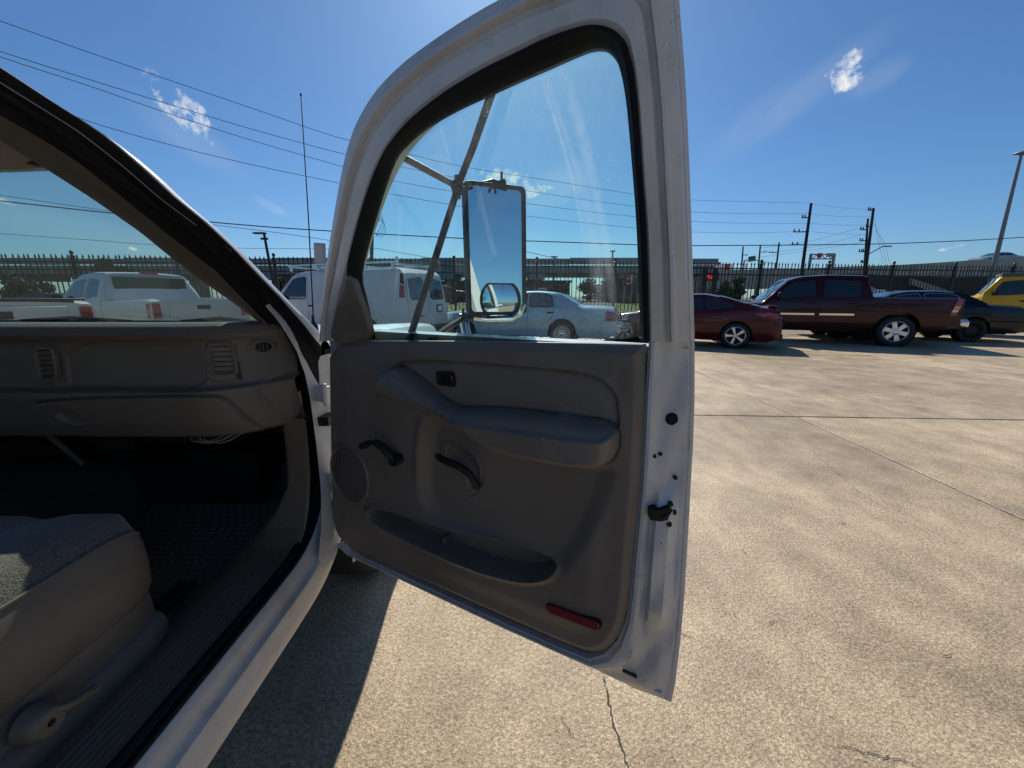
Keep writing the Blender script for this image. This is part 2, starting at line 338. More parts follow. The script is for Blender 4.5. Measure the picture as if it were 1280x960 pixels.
def dens(pts, k=3):
    """Catmull-Rom refine, open"""
    P = [Vector((p[0], p[1], 0)) for p in pts]; o = []
    for i in range(len(P) - 1):
        p0, p1, p2, p3 = P[max(i - 1, 0)], P[i], P[i + 1], P[min(i + 2, len(P) - 1)]
        for j in range(k):
            t = j / k; q = .5 * ((2 * p1) + (p2 - p0) * t + (2 * p0 - 5 * p1 + 4 * p2 - p3) * t * t + (3 * p1 - p0 - 3 * p2 + p3) * t ** 3); o.append((q.x, q.y))
    o.append((P[-1].x, P[-1].y)); return o
O_, I_, S_, G_ = [dens(x) for x in (outer, inner, seal0, gl0)]
mb = MB()
EO = .05
prof = [(0, EO + .012), (0, EO), (.045, EO - .004), (.07, EO - .014), (.10, EO - .014), (.13, EO - .028), (.34, .012), (.40, .0), (.47, -.002), (.52, .008), (.60, .010), (.66, -.001), (.93, -.004), (1.0, .002), (1.0, .03)]
cols = []
for po, pi in zip(O_, I_):
    so_ = dsz(*po, EO); si = dsz(*pi, 0.); col = []
    for f, o in prof:
        s = so_[0] + (si[0] - so_[0]) * f; z = so_[1] + (si[1] - so_[1]) * f; col.append(D(s, z, o))
    # wrap to the back
    back = [(1.0, .05), (.3, .075), (.06, .07)]
    for f, o in back:
        s = so_[0] + (si[0] - so_[0]) * f; z = so_[1] + (si[1] - so_[1]) * f; col.append(D(s, z, o))
    cols.append(col)
mb.rings(cols, closed=True)
mb.build('window_frame', M['jamb'], door, angle=28)
# seal
mb = MB(); cols = []
for a_, g_ in zip(S_, G_):
    p = dsz(*a_, 0.); q = dsz(*g_, .018); col = []
    for f, o in ((-.06, .012), (-.03, -.003), (.12, -.009), (.45, -.008), (.55, -.002), (.9, .006), (1., .018), (1., .03), (0, .03)):
        col.append(D(p[0] + (q[0] - p[0]) * f, p[1] + (q[1] - p[1]) * f, o))
    cols.append(col)
mb.rings(cols, closed=True, cap=True); mb.build('window_seal', M['rubber'], door, angle=50)
# glass
def quad(pts, wd, amt):
    P_ = [D(*dsz(*p, .02), .022) for p in pts]; zs_ = [p.z for p in P_]; k = np.polyfit(zs_, [p.x for p in P_], 2); return (float(k[0]), float(k[1]), float(k[2]), wd, amt, min(zs_), max(zs_) + .03)
STREAKS += [quad([(674, 92), (690, 145), (708, 200), (722, 250), (733, 330)], .0035, .16), quad([(680, 92), (697, 145), (716, 200), (733, 250), (748, 330)], .005, .10), quad([(706, 95), (722, 150), (738, 210), (752, 280), (766, 400)], .010, .13),
            quad([(722, 215), (735, 260), (744, 320), (750, 400)], .016, .12), quad([(648, 95), (638, 130), (630, 165)], .002, .12), quad([(500, 240), (498, 300), (492, 380)], .006, .07), quad([(545, 175), (560, 240), (566, 330)], .010, .05)]
M['glassdoor'] = glass(*GLASS_ARGS)
gp = [dsz(*p, .02) for p in G_]; gp = [(a - (.004 if i < 30 else -.004), b) for i, (a, b) in enumerate(gp)]
mb = MB()
zt = max(p[1] for p in gp); rows = []
gpoly = gp
for r in patch(gpoly, 60, 12): rows.append([D(s, z, .022) for s, z in r])
mb.rings(rows); mb.build('window_glass', M['glassdoor'], door)
# etched print on the glass, low at the rear
mb = MB(); M['etch'] = mat('etched_print', (.75, .8, .8), .9)
random.seed(3)
for row, (y, x0, x1) in enumerate([(395.5, 766, 777), (399, 768, 782), (404, 763, 771), (404, 779, 786), (406.5, 769, 784), (408.6, 767, 784), (412.5, 768, 783)]):
    x = x0
    while x < x1:
        wd = random.uniform(.8, 1.9)
        p = [dsz(x, y, .021), dsz(x + wd, y, .021), dsz(x + wd, y + 1.0, .021), dsz(x, y + 1.0, .021)]
        mb.add([D(s, z, .020) for s, z in p], [(0, 1, 2, 3)]); x += wd + .5
c_ = dsz(775, 404, .021); p = [dsz(772, 401.5, .021), dsz(778.5, 401.5, .021), dsz(778.5, 407, .021), dsz(772, 407, .021)]; mb.add([D(s, z, .020) for s, z in p], [(0, 1, 2, 3)])
cc = dsz(781.5, 396, .021)
mb.rings([[D(cc[0] + math.cos(t) * r, cc[1] + math.sin(t) * r, .020) for t in np.linspace(0, 2 * math.pi, 17)] for r in (.0042, .0062)])
mb.box(D(cc[0], cc[1], .020), (.002, .0006, .007)); mb.box(D(cc[0], cc[1], .0203), (.006, .0006, .0015))
mb.build('etched_print', M['etch'], door, smooth=False)
# mirror sail trim
mb = MB(); sp = [dsz(*p, -.006) for p in smooth_poly([(434,343),(441,347),(449,372),(467,423),(440,428),(413,427),(418,400),(426,370)], 2)]
rows = []
for r in patch(sp, 16, 8): rows.append([D(s, z, -.010 - .004 * math.sin(math.pi * j / 7)) for j, (s, z) in enumerate(r)])
rows = [[D(*q[:2], .01) if False else q for q in r] for r in rows]
mb.rings(rows)
bd = [r[0] for r in rows] + [r[-1] for r in rows[::-1]]
nv = Vector((NX, NY, 0)); mb.rings([bd + [bd[0]], [q + nv * .02 for q in bd] + [bd[0] + nv * .02]])
mb.build('mirror_corner_trim', M['trim'], door, angle=50)
# lower shell: jamb on latch side and bottom, outer skin
lo = [(868,426),(868,500),(866,560),(863,610),(861,650),(858,700),(855,750),(850,805),(844,855),(839,878),(800,862),(735,828),(640,786),(560,749),(480,713),(437,691),(424,679)]
li = [(811,426),(806,500),(803,560),(800,610),(796,650),(792,690),(787,745),(782,775),(772,800),(756,818),(735,824),(700,810),(630,779),(555,744),(480,709),(438,690),(425,678)]
nl = [4, 6, 6, 6, 6, 6, 6, 6, 4, 8, 8, 8, 8, 8, 6, 3]
def subdiv(p, ns):
    o = []
    for i, k in enumerate(ns):
        for j in range(k): t = j / k; o.append((p[i][0] * (1 - t) + p[i + 1][0] * t, p[i][1] * (1 - t) + p[i + 1][1] * t))
    o.append(p[-1]); return o
lo2, li2 = subdiv(lo, nl), subdiv(li, nl)
profj = [(0, .062), (0, .050), (.06, .046), (.10, .046), (.125, .036), (.2, .033), (.28, .030), (.36, .027), (.44, .024), (.52, .021), (.6, .018), (.68, .014), (.74, .008), (.79, .001), (.85, -.003), (.92, -.003), (.96, .004), (1., .006), (1.02, .02)]
cols = []; mb = MB()
for (po, pi) in zip(lo2, li2):
    so_ = dsz(*po, .05); si = dsz(*pi, .005); col = []
    for f, o in profj:
        s = so_[0] + (si[0] - so_[0]) * f; z = so_[1] + (si[1] - so_[1]) * f
        if 0.1 < f < .75 and so_[0] > .9:   # latch facet: pushed in a wedge between z .62 and .95
            w1 = max(0, min(1, (.955 - z) / .06, (z - .60) / .07)); w2 = max(0, min(1, (f - .22) / .12, (.70 - f) / .10)); o += -.024 * w1 * w2
            o += .006 * math.exp(-((z - .52) / .035) ** 2) * math.sin(f * 14) + .003 * math.sin(z * 31 + f * 9)
        col.append(D(s, z, o))
    cols.append(col)
mb.rings(cols); mb.build('door_jamb', M['jamb'], door, angle=30)
mb = MB()   # outer skin, bulged, from bottom to belt
zs = np.linspace(.425, BELT + .005, 14); edge = [dsz(*p, .05) for p in lo2[:50]]
ez = [p[1] for p in edge][::-1]; es = [p[0] for p in edge][::-1]
rows = []
for z in zs:
    sm = float(np.interp(z, [.40, .6, .9, 1.222], [edge[49 - 0][0] if False else 1.045, 1.045, 1.035, 1.015])); row = []
    for j in range(14):
        f = j / 13; row.append(D(.03 + (sm - .03) * f, z, .062 + .055 * math.sin(math.pi * (z - .38) / .95) * (1 - (2 * f - 1) ** 6)))
    rows.append(row)
mb.rings(rows)
mb.rings([rows[-1], [D(.03 + .985 * j / 13, BELT + .004, .03) for j in range(14)]])
mb.rings([rows[0], [D(.03 + 1.0 * j / 13, .43, .03) for j in range(14)]])
mb.rings([[r[0] for r in rows], [D(.03, z, .02) for z in zs]])
mb.build('outer_skin', M['white'], door)
# ---------------- trim panel: one height field with armrest, insert, bowl, pocket
def P2(pts, o, sm=2): return [dsz(*p, o) for p in (smooth_poly(pts, sm) if sm else pts)]
outl = P2([(409,430),(466,425.5),(804,431),(806,433),(805,500),(800,600),(795,650),(790,700),(785,755),(777,790),(762,812),(742,819),(718,813),(640,778),(560,742),(480,706),(441,690),(424,677),(414,655),(412,600),(410,500)], -.008, 1)
arm = P2([(476,480),(478,466),(490,459),(505,466),(528,484),(550,505),(572,515),(600,513),(640,516),(700,524),(770,533),(770,565),(762,580),(745,585),(715,584),(675,577),(630,569),(612,560),(596,545),(575,530),(545,515),(510,502),(486,494)], -.035)
armtop = P2([(478,466),(490,459),(505,466),(528,484),(550,503),(572,514),(600,512),(640,514),(700,522),(772,533),(772,552),(700,546),(640,537),(600,531),(572,530),(540,513),(510,494)], -.03)
ins = P2([(492,456),(515,450),(560,451),(640,457),(700,462),(738,468),(760,479),(772,498),(774,520),(773,540),(700,533),(600,520),(560,512),(530,490)], .0)
bowl = P2([(536,520),(529,560),(527,600),(536,640),(600,668),(660,700),(700,716),(722,692),(745,655),(762,615),(770,575),(700,565),(620,545),(570,520)], .0)
pock = P2([(464,637),(472,631),(500,636),(560,655),(640,678),(700,699),(694,712),(676,719),(650,719),(600,706),(550,686),(500,662),(472,648)], .0)
hb = P2([(550,551),(572,553),(592,563),(600,580),(602,595),(598,612),(588,622),(580,618),(578,606),(576,598),(548,580),(546,560)], .0)
zz = np.linspace(min(p[1] for p in outl) + .0006, max(p[1] for p in outl) - .0006, 230); NC = 300
allP = []; spans = []
for z in zz:
    sp_ = rowspan(outl, z); spans.append(sp_); allP += [(sp_[0] + (sp_[1] - sp_[0]) * j / (NC - 1), z) for j in range(NC)]
A = np.array(allP)
dO = sdf(A, outl); dA = sdf(A, arm); dI = sdf(A, ins); dB = sdf(A, bowl); dP = sdf(A, pock); dH = sdf(A, hb); dT = sdf(A, armtop)
h = np.full(len(A), -.012)
h += .012 * (1 - sstep(dO, .02, -.010))                       # rolled edge
h += -.006 * sstep(dO, .05, -.07)
h += .022 * sstep(dB, .050, -.012)
aI = sstep(dI, .006, 0); h = h * (1 - aI) + aI * (.004 - .010 * np.clip(-dI / .03, 0, 1) ** .5)
topd = np.clip(-dA, 0, 1)
armh = -.060 * np.sqrt(np.clip(1 - (1 - np.clip(topd / .024, 0, 1)) ** 2, 0, 1))
edgeA = sstep(dA, .0035, 0)
sA = np.clip((A[:, 0] - .12) / .12, 0, 1)
h = h * (1 - edgeA) + edgeA * (np.minimum(h, -.004) + armh * (.55 + .45 * sA))
h += .007 * np.exp(-(dA / .0028) ** 2) * (dA > -.003)         # groove round the armrest
h += .005 * np.exp(-(dI / .0022) ** 2) * (dA > .004)
aP = sstep(dP, .010, -.003); h = h * (1 - aP) + aP * .044
h += -.010 * np.exp(-(dP / .010) ** 2) * (dP > -.002)
h += .0035 * np.exp(-(dH / .0016) ** 2)
hin = P2([(556,556),(572,558),(588,567),(596,582),(598,604),(590,614),(584,608),(580,592),(556,574)], .0); dHi = sdf(A, hin)
h += .028 * sstep(dHi, .016, -.005)
# curved crease ridges between bowl and rim
rid = np.array(P2([(528,600),(529,560),(534,525)], 0, 0)); dr = np.full(len(A), 1e9)
for i in range(len(rid) - 1):
    a_, b_ = rid[i], rid[i + 1]; e_ = b_ - a_; t_ = np.clip(((A - a_) @ e_) / (e_ @ e_), 0, 1); dr = np.minimum(dr, np.sqrt((((A - a_) - t_[:, None] * e_) ** 2).sum(1)))
h += -.006 * np.exp(-(dr / .014) ** 2)
# seam line parallel to the rear edge
h += .0012 * np.sin(A[:, 0] * 9) * np.cos(A[:, 1] * 11) * .6
h = np.clip(h, -.09, .06)
mb = MB(); rows = []; k = 0
for z in zz:
    rows.append([D(A[k + j][0], A[k + j][1], float(h[k + j])) for j in range(NC)]); k += NC
mb.rings(rows)
per = [r[0] for r in rows] + rows[-1][1:-1] + [r[-1] for r in rows[::-1]] + rows[0][-2:0:-1]
mb.rings([per + [per[0]], [q + nv * .02 for q in per] + [per[0] + nv * .02]])
tp = mb.build('trim_panel', M['trim'], door, angle=60)
# pocket divider
q = dsz(552, 672, .02)
mb = MB(); mb.box(D(q[0] + .012, q[1] - .012, .028), (.010, .030, .040), Matrix.Rotation(math.atan2(DY, DX), 3, 'Z')); mb.build('pocket_divider', M['trim2'], door, bevel=.003)
# speaker grille
c = dsz(437, 592, -.02); rad = .062
a1, b1 = dsz(414, 592, -.02), dsz(460, 592, -.02); rs = (b1[0] - a1[0]) / 2; a1, b1 = dsz(437, 558, -.02), dsz(437, 627, -.02); rz = (a1[1] - b1[1]) / 2
c = ((dsz(414, 592, -.02)[0] + dsz(460, 592, -.02)[0]) / 2, (a1[1] + b1[1]) / 2)
mb = MB()
tt = np.linspace(0, 2 * math.pi, 41)
mb.rings([[D(c[0] + math.cos(t) * rs * f, c[1] + math.sin(t) * rz * f, o) for t in tt] for f, o in ((1.02, -.008), (1.02, -.020), (.97, -.024), (.93, -.020), (.93, -.014))])
nrow = 24
for i in range(nrow + 1):
    zc = c[1] - rz * .93 + 2 * rz * .93 * i / nrow; hw = rs * .93 * math.sqrt(max(0, 1 - ((zc - c[1]) / (rz * .93)) ** 2))
    if hw > .006: mb.add([D(c[0] - hw, zc - .0014, -.021), D(c[0] + hw, zc - .0014, -.021), D(c[0] + hw, zc + .0014, -.021), D(c[0] - hw, zc + .0014, -.021),
                D(c[0] - hw, zc - .0014, -.017), D(c[0] + hw, zc - .0014, -.017), D(c[0] + hw, zc + .0014, -.017), D(c[0] - hw, zc + .0014, -.017)], [(0, 1, 2, 3), (0, 1, 5, 4), (3, 2, 6, 7)])
    if i < nrow:
        z1 = zc + 2 * rz * .93 / nrow; stp = .0105; x = c[0] - rs + (stp / 2 if i % 2 else 0)
        while x < c[0] + rs:
            zm = (zc + z1) / 2
            if ((x - c[0]) / rs) ** 2 + ((zm - c[1]) / rz) ** 2 < .84: mb.add([D(x - .0024, zc, -.0205), D(x + .0024, zc, -.0205), D(x + .0024, z1, -.0205), D(x - .0024, z1, -.0205)], [(0, 1, 2, 3)])
            x += stp
g = mb.build('speaker_grille', M['trim2'], door, angle=30)
mb = MB(); mb.rings([[D(c[0] + math.cos(t) * rs * f, c[1] + math.sin(t) * rz * f, -.0135) for t in tt] for f in (0.001, .95)]); mb.build('speaker_cone', M['blackpl'], door)
# window crank
def dv(px, py, o): s, z = dsz(px, py, o); return D(s, z, o)
mb = MB(); pts = [dv(496, 577, -.035), dv(488, 568, -.045), dv(478, 558, -.052), dv(468, 552, -.055)]
mb.tube(pts, [.013, .0125, .011, .009], 12, r2=.007); mb.lathe([(0, -.012), (.014, -.012), (.016, -.004), (.016, .03)], dv(494, 575, -.035), (NX, NY, 0), (DX, DY, 0), 20)
mb.lathe([(0, -.036), (.0075, -.036), (.0095, -.030), (.0105, -.016), (.0075, -.004), (.005, .004)], dv(464, 553, -.055), (NX, NY, 0), (DX, DY, 0), 16)
mb.build('window_crank', M['blackpl'], door, angle=50)
# inside pull handle
mb = MB(); pts = [dv(x, y, o) for x, y, o in ((547, 570, -.018), (551, 573, -.038), (562, 578, -.045), (576, 584, -.047), (586, 592, -.042), (594, 602, -.026), (597, 607, -.008))]
mb.tube(pts, [.008, .0095, .0095, .009, .0088, .009, .010], 12); mb.build('pull_handle', M['blackpl'], door, angle=50)
# lock switch
mb = MB(); q = [dsz(*p, -.012) for p in ((545, 464), (567, 465), (569, 484), (547, 481))]; q = rq(q, .2)
mb.prism(q, lambda p, h_: D(p[0], p[1], h_), -.014, .0); sw = mb.build('lock_switch', M['blackpl'], door, angle=30)
mb = MB(); q = [dsz(*p, -.016) for p in ((551, 467.5), (559, 468), (561, 481), (553, 480))]; mb.prism(q, lambda p, h_: D(p[0], p[1], h_), -.018, -.010); mb.build('rocker', M['rubber'], sw, smooth=False, bevel=.001)
mb = MB(); q = [dsz(*p, -.016) for p in ((563.6, 470), (565.4, 470), (566, 476), (564.2, 476))]; mb.prism(q, lambda p, h_: D(p[0], p[1], h_), -.016, -.010); mb.build('lock_mark', M['redlens'], sw, smooth=False)
# red reflector
mb = MB(); ce = [dv(690, 759, -.016), dv(744, 779, -.016)]
dd = (ce[1] - ce[0]); nn = 14; ringo = []
for f, o in ((1.0, 0), (1.0, -.006), (.86, -.009)):
    rr = .0115 * f; ring = []
    for i in range(nn):
        t = math.pi / 2 + math.pi * i / (nn - 1); ring.append(ce[0] + dd.normalized() * math.cos(t) * rr + Vector((0, 0, 1)) * math.sin(t) * rr + nv * o)
    for i in range(nn):
        t = -math.pi / 2 + math.pi * i / (nn - 1); ring.append(ce[1] + dd.normalized() * math.cos(t) * rr + Vector((0, 0, 1)) * math.sin(t) * rr + nv * o)
    ringo.append(ring)
mb.rings(ringo, closed=True); mb.f.append(tuple(range(2 * len(ringo[0]), 3 * len(ringo[0])))); mb.m.append(0)
rf = mb.build('reflector', M['redlens'], door, angle=40)
mb = MB(); mb.rings([[(p - (ce[0] + ce[1]) / 2) * g_ + (ce[0] + ce[1]) / 2 + nv * o for p in ringo[0]] for g_, o in ((1.0, -.001), (1.035, -.004), (1.06, .004))], closed=True); mb.build('bezel', M['blackpl'], rf)
# scuffs on the armrest and insert
random.seed(5)
for (px, py, o, n) in ((707, 512, -.013, 9), (722, 513, -.013, 8), (697, 517, -.013, 5), (685, 551, -.078, 4), (690, 554, -.078, 3)):
    for _ in range(n):
        mb = MB(); x, y = px + random.uniform(-7, 7), py + random.uniform(-3, 3); r_ = random.uniform(.4, 1.5)
        q = [dsz(x + math.cos(t) * r_ * random.uniform(.5, 1.5), y + math.sin(t) * r_ * .6 * random.uniform(.5, 1.4), o) for t in np.linspace(0, 5.4, 7)]
        hs = []
        for p in q:
            j = int(np.argmin(((A - np.array(p)) ** 2).sum(1))); hs.append(h[j])
        mb.add([D(p[0], p[1], min(hs) - .0009) for p in q], [tuple(range(7))]); mb.build('scuff_mark', M['scuff'], door, smooth=False)
# jamb hardware
lz_o = sorted([(dsz(*p, .05)[1], dsz(*p, .05)[0]) for p in lo2[:50]]); lz_i = sorted([(dsz(*p, .005)[1], dsz(*p, .005)[0]) for p in li2[:50]])
def jv(px, py):
    o = .02
    for _ in range(8):
        s, z = dsz(px, py, o); so_ = float(np.interp(z, *zip(*lz_o))); si = float(np.interp(z, *zip(*lz_i))); f = (so_ - s) / (so_ - si); on = float(np.interp(f, *zip(*profj)))
        w1 = max(0, min(1, (.955 - z) / .06, (z - .60) / .07)); w2 = max(0, min(1, (f - .22) / .12, (.70 - f) / .10)); on += -.024 * w1 * w2; o = .5 * o + .5 * on
    return D(s, z, o)
ja = Vector((-.05, -1, 0)).normalized()      # facing the camera side
je = Vector((1, -.05, 0)).normalized()
mb = MB(); mb.lathe([(0, .004), (.009, .004), (.0105, .002), (.0120, .002), (.0130, -.002), (.0135, -.01)], jv(840.5, 524), ja, je, 24); mb.build('rubber_plug', M['rubber'], door, angle=50)
for (x, y, r_) in ((818, 570, .0035), (825, 567, .004), (844, 597, .004), (838, 630, .005), (842, 640, .0055), (836, 655, .0055), (826, 678, .002)):
    mb = MB(); mb.lathe([(0, .003), (r_ * .5, .003), (r_ * .55, .002), (r_, .003), (r_ * 1.1, .0), (r_ * 1.1, -.012)], jv(x, y), ja, je, 12); mb.build('bolt_head', M['blackpl'], door)
mb = MB(); q = [jv(*p) for p in ((813, 638), (826, 638), (837, 634), (841, 638), (834, 650), (826, 652), (813, 650))]; ym = min(p.y for p in q) - .002; q = [Vector((p.x * ym / p.y, ym, CAM_H + (p.z - CAM_H) * ym / p.y)) for p in q]
mb.add(q + [p - ja * .03 for p in q], [tuple(range(7))] + [(i, (i + 1) % 7, (i + 1) % 7 + 7, i + 7) for i in range(7)])
lt = mb.build('latch', M['latchm'], door, smooth=False)
mb = MB(); mb.tube([jv(818, 644) + ja * .004, jv(829, 645) + ja * .005, jv(836, 641) + ja * .004], .0022, 8); mb.build('latch_claw', M['steel'], lt)
mb = MB(); mb.tube([jv(779, 837) + ja * .002, jv(795, 845) + ja * .002], .004, 8); mb.build('drain_plug', M['blackpl'], door)
# hinges and check strap
for z in (.72, 1.02):
    mb = MB(); c0 = D(-.012, z, .015); mb.box(c0 + Vector((-.012, .012, 0)), (.045, .03, .05), Matrix.Rotation(-.5, 3, 'Z')); mb.tube([c0 + Vector((0, 0, -.035)), c0 + Vector((0, 0, .035))], .009, 12); mb.build('hinge', M['jamb'], door, bevel=.003)
mb = MB(); mb.box((-.612, 1.20, .93), (.05, .06, .03)); mb.build('door_check_strap', M['blackpl'], door, bevel=.002)
# outside tow mirror on its tripod of tubes
def mv(px, py, Y): return atY(px, py, Y)
JY = 1.18
mb = MB(); mb.tube([mv(478, 182, .98), mv(497, 193, 1.02), mv(573, 234, JY)], .0085, 12); 
mb.build('mirror_arm', M['steel'], door)
mb = MB(); mb.tube([mv(640, 48, .87), mv(616, 112, .98), mv(592, 182, 1.10), mv(571, 236, JY)], .0095, 12); mb.build('mirror_arm', M['steel'], door)
mb = MB(); mb.tube([mv(572, 236, JY), mv(545, 320, 1.12), mv(513, 420, 1.05), mv(507, 440, 1.035)], .0095, 12); mb.build('mirror_arm', M['steel'], door)
mb = MB(); mb.lathe([(0, -.03), (.008, -.03), (.008, -.02), (.015, -.018), (.017, 0), (.015, .016), (.009, .018), (.009, .03), (0, .03)], mv(572, 234, JY - .01), (0, 0, 1), (1, 0, 0), 10)
mb.lathe([(0, -.02), (.011, -.02), (.011, .02), (0, .02)], mv(572, 236, JY - .01), (.3, 1, .1), (1, 0, 0), 6)
mb.tube([mv(573, 236, JY), mv(590, 235, JY + .05), mv(620, 235, JY + .09)], .0055, 10)
mb.tube([mv(616, 234, JY + .08), mv(634, 234, JY + .08)], .009, 8); mb.tube([mv(616, 236, JY + .05), mv(620, 226, JY + .05)], .004, 8)
mb.tube([mv(610, 237, JY + .08), mv(620, 231, JY + .07), mv(632, 227, JY + .06)], .006, 8, r2=.010)
mb.tube([mv(627, 236, JY + .05), mv(627, 214.5, JY + .05)], .0035, 8); mb.build('mirror_clamp', M['steel'], door, angle=40)
mb = MB(); mb.tube([mv(655, 380, JY + .07), mv(650, 392, JY + .07), mv(640, 398, JY + .06), mv(610, 399, JY + .05), mv(590, 397, JY + .03), mv(579, 400, JY)], [.008, .009, .009, .008, .007, .006], 10)
mb.tube([mv(578, 392, JY), mv(580, 402, JY), mv(586, 430, JY - .03), mv(588, 450, JY - .06)], [.009, .014, .014, .013], 12); mb.build('mirror_bracket', M['chrome'], door)
mb = MB(); mb.tube([mv(582, 396, JY - .02), mv(556, 412, 1.08), mv(538, 426, 1.03), mv(530, 436, 1.0)], .008, 10); mb.tube([mv(574, 396, JY - .01), mv(592, 398, JY - .01)], .011, 8)
mb.tube([mv(579, 404, JY - .01), mv(579, 385, JY - .01)], .004, 8); mb.build('mirror_arm', M['steel'], door)
mb = MB(); mb.tube([mv(620, 392, JY + .07), mv(620, 402, JY + .07)], .011, 10); mb.build('mirror_stud', M['steel'], door)
# mirror head
MY = JY + .07
mc = mv(620, 314.5, MY)
mirr = thing('tow_mirror', None, None); mirr.parent = truck; mirr['label'] = 'tall rectangular tow mirror with a small round-sided spot mirror'
hw_, hh_ = 36.5 / 480 * MY * 1.05, 76 / 480 * MY * .985
mm = Matrix.Translation(mc) @ Matrix.Rotation(R(22), 4, 'Z') @ Matrix.Rotation(R(-2.2), 4, 'X')
# local: x right, z up, -y faces camera
def rrect(w_, h_, r_, n=6):
    o = []
    for cx, cz, a0 in ((w_ - r_, h_ - r_, 0), (-w_ + r_, h_ - r_, 90), (-w_ + r_, -h_ + r_, 180), (w_ - r_, -h_ + r_, 270)):
        for i in range(n): t = R(a0 + 90 * i / (n - 1)); o.append((cx + math.cos(t) * r_, cz + math.sin(t) * r_))
    return o
def fr(dims): return [[mm @ Vector((x, y, z)) for x, z in rrect(w_, h_, r_)] for w_, h_, r_, y in dims]
mb = MB(); mb.rings(fr([(hw_ - .014, hh_ - .013, .012, -.004), (hw_ - .013, hh_ - .012, .013, -.011), (hw_ - .003, hh_ - .003, .017, -.013), (hw_, hh_, .018, -.004), (hw_, hh_, .018, .012), (hw_ - .02, hh_ - .02, .02, .03)]), closed=True)
ring = fr([(hw_ - .02, hh_ - .02, .02, .03)])[0]; mb.add(ring, [tuple(range(len(ring)))])
mb.tube([mm @ Vector((-.03, .02, hh_)), mm @ Vector((0, .02, hh_ + .01)), mm @ Vector((.05, .02, hh_ - .002))], .010, 8)
mb.build('mirror_frame', M['steel'], mirr, angle=40)
mb = MB(); ring = fr([(hw_ - .012, hh_ - .011, .012, -.005)])[0]; mb.add(ring, [tuple(range(len(ring)))]); mb.build('mirror_glass', M['mirror'], mirr, smooth=False)
# spot mirror (round sided, convex)
bx, bz = (624 - 620) / 480 * MY, -(369 - 314) / 480 * MY * 1.03
bw, bh = 25.5 / 480 * MY, 20 / 480 * MY
def bshape(f):
    o = []
    for i in range(48):
        t = 2 * math.pi * i / 48; o.append((math.cos(t) * bw * f, max(-bh * f, min(bh * f, math.sin(t) * bw * f * 1.02))))
    return o
def bp(x, y, z): return mm @ Vector((bx + x, y, bz + z))
mb = MB(); mb.rings([[bp(x, y, z) for x, z in bshape(f)] for f, y in ((.93, -.010), (.96, -.015), (1., -.014), (1.02, -.005))], closed=True); sm_ = mb.build('spot_mirror_rim', M['rubber'], mirr)
mb = MB()
rings_ = []
for f in np.linspace(.001, .94, 10): rings_.append([bp(x, -.0135 + .0075 * (x * x + z * z) / (bw * bw) if True else 0, z) for x, z in bshape(f)])
mb.rings(rings_, closed=True); mb.build('spot_mirror_glass', M['mirror'], mirr, angle=80)
M['highlight_grey'] = mat('grey_highlight', (.22, .23, .25), .4)
# ---------------- body frame around the aperture
def LX(pts, x0, x1):
    n = len(pts); o = []
    tot_ = [0]
    for a, b in zip(pts, pts[1:]): tot_.append(tot_[-1] + math.hypot(b[0] - a[0], b[1] - a[1]))
    for p, t in zip(pts, tot_): o.append(atX(p[0], p[1], x0 + (x1 - x0) * t / tot_[-1]))
    return o
def loft(lines, n=60, closed=False): return [resample(l, n) for l in lines]
def ext(l, k=.35):   # extend the upper end of an A-pillar line rearwards over the cab roof
    p = l[0]; d = (l[0] - l[1]).normalized(); q = p + d * k * .55; return [Vector((q.x - .01, q.y - .45, q.z + .06)), q] + l
Lo = ext(LX([(0,86),(60,124),(124,163),(146,180),(183,211),(220,246),(257,276),(292,309),(342,361),(383,402),(404,424)], -0.72, -0.6))
Lw = ext(LX([(0,90),(58,128),(121,167),(143,184),(180,215),(216,250),(253,280),(288,313),(338,365),(379,407),(401,432)], -0.725, -0.605))
Lg = ext(LX([(0,106),(52,138),(100,168),(155,211),(200,250),(250,287),(292,322),(320,352),(350,381),(378,418),(398,452)], -0.73, -0.618))
Lb = ext(LX([(0,120),(50,151),(100,184),(155,226),(200,265),(250,301),(292,338),(320,364),(343,386),(366,409),(387,439),(396,466),(404,500),(410,560),(412,610),(413,655)], -0.732, -0.625))
Lc = ext(LX([(0,133),(48,161),(100,195),(152,235),(200,276),(250,313),(292,350),(318,376),(334,390),(351,412),(371,441),(381,466),(388,500),(395,560),(400,610),(401,655)], -0.755, -0.640))
Lt = ext(LX([(0,144),(46,170),(97,202),(147,242),(200,285),(220,301),(269,338),(305,375),(328,398),(342,412),(357,439),(368,462),(376,490),(384,560),(391,610),(392,655)], -0.76, -0.655))
Li = LX([(0,176),(57,211),(90,232),(125,255),(175,290),(220,327),(246,347),(285,374),(326,404)], -.86, -.755); Li = ext(Li)
# offset ridges for depth
def nudge(line, d): return [p + Vector(d) for p in line]
mb = MB(); mb.rings(loft([nudge(Lo, (.0, .03, -.01)), Lo, Lw])); mb.rings(loft([nudge(Lo, (0, .03, -.01)), nudge(Li, (0, .04, .02))]))
mb.build('a_pillar', M['white'], truck)
mb = MB(); n = 70
A1 = loft([Lw, Lg, Lb, Lc, Lt], n)
rows = []
wts = [(0, 0), (0, 1), (1, 1.)]
seq = []
for i in range(4):
    for f in np.linspace(0, 1, 7)[:-1]:
        o = {0: .010, 1: -.006, 2: .012, 3: -.004}[i] * math.sin(math.pi * f)
        seq.append([A1[i][k].lerp(A1[i + 1][k], f) + Vector((o * 1.2, -o * .8, o)) for k in range(n)])
seq.append(A1[4]); mb.rings(seq)
def nearer(l, k=.968): return [Vector((p.x * k, p.y * k, CAM_H + (p.z - CAM_H) * k)) for p in l]
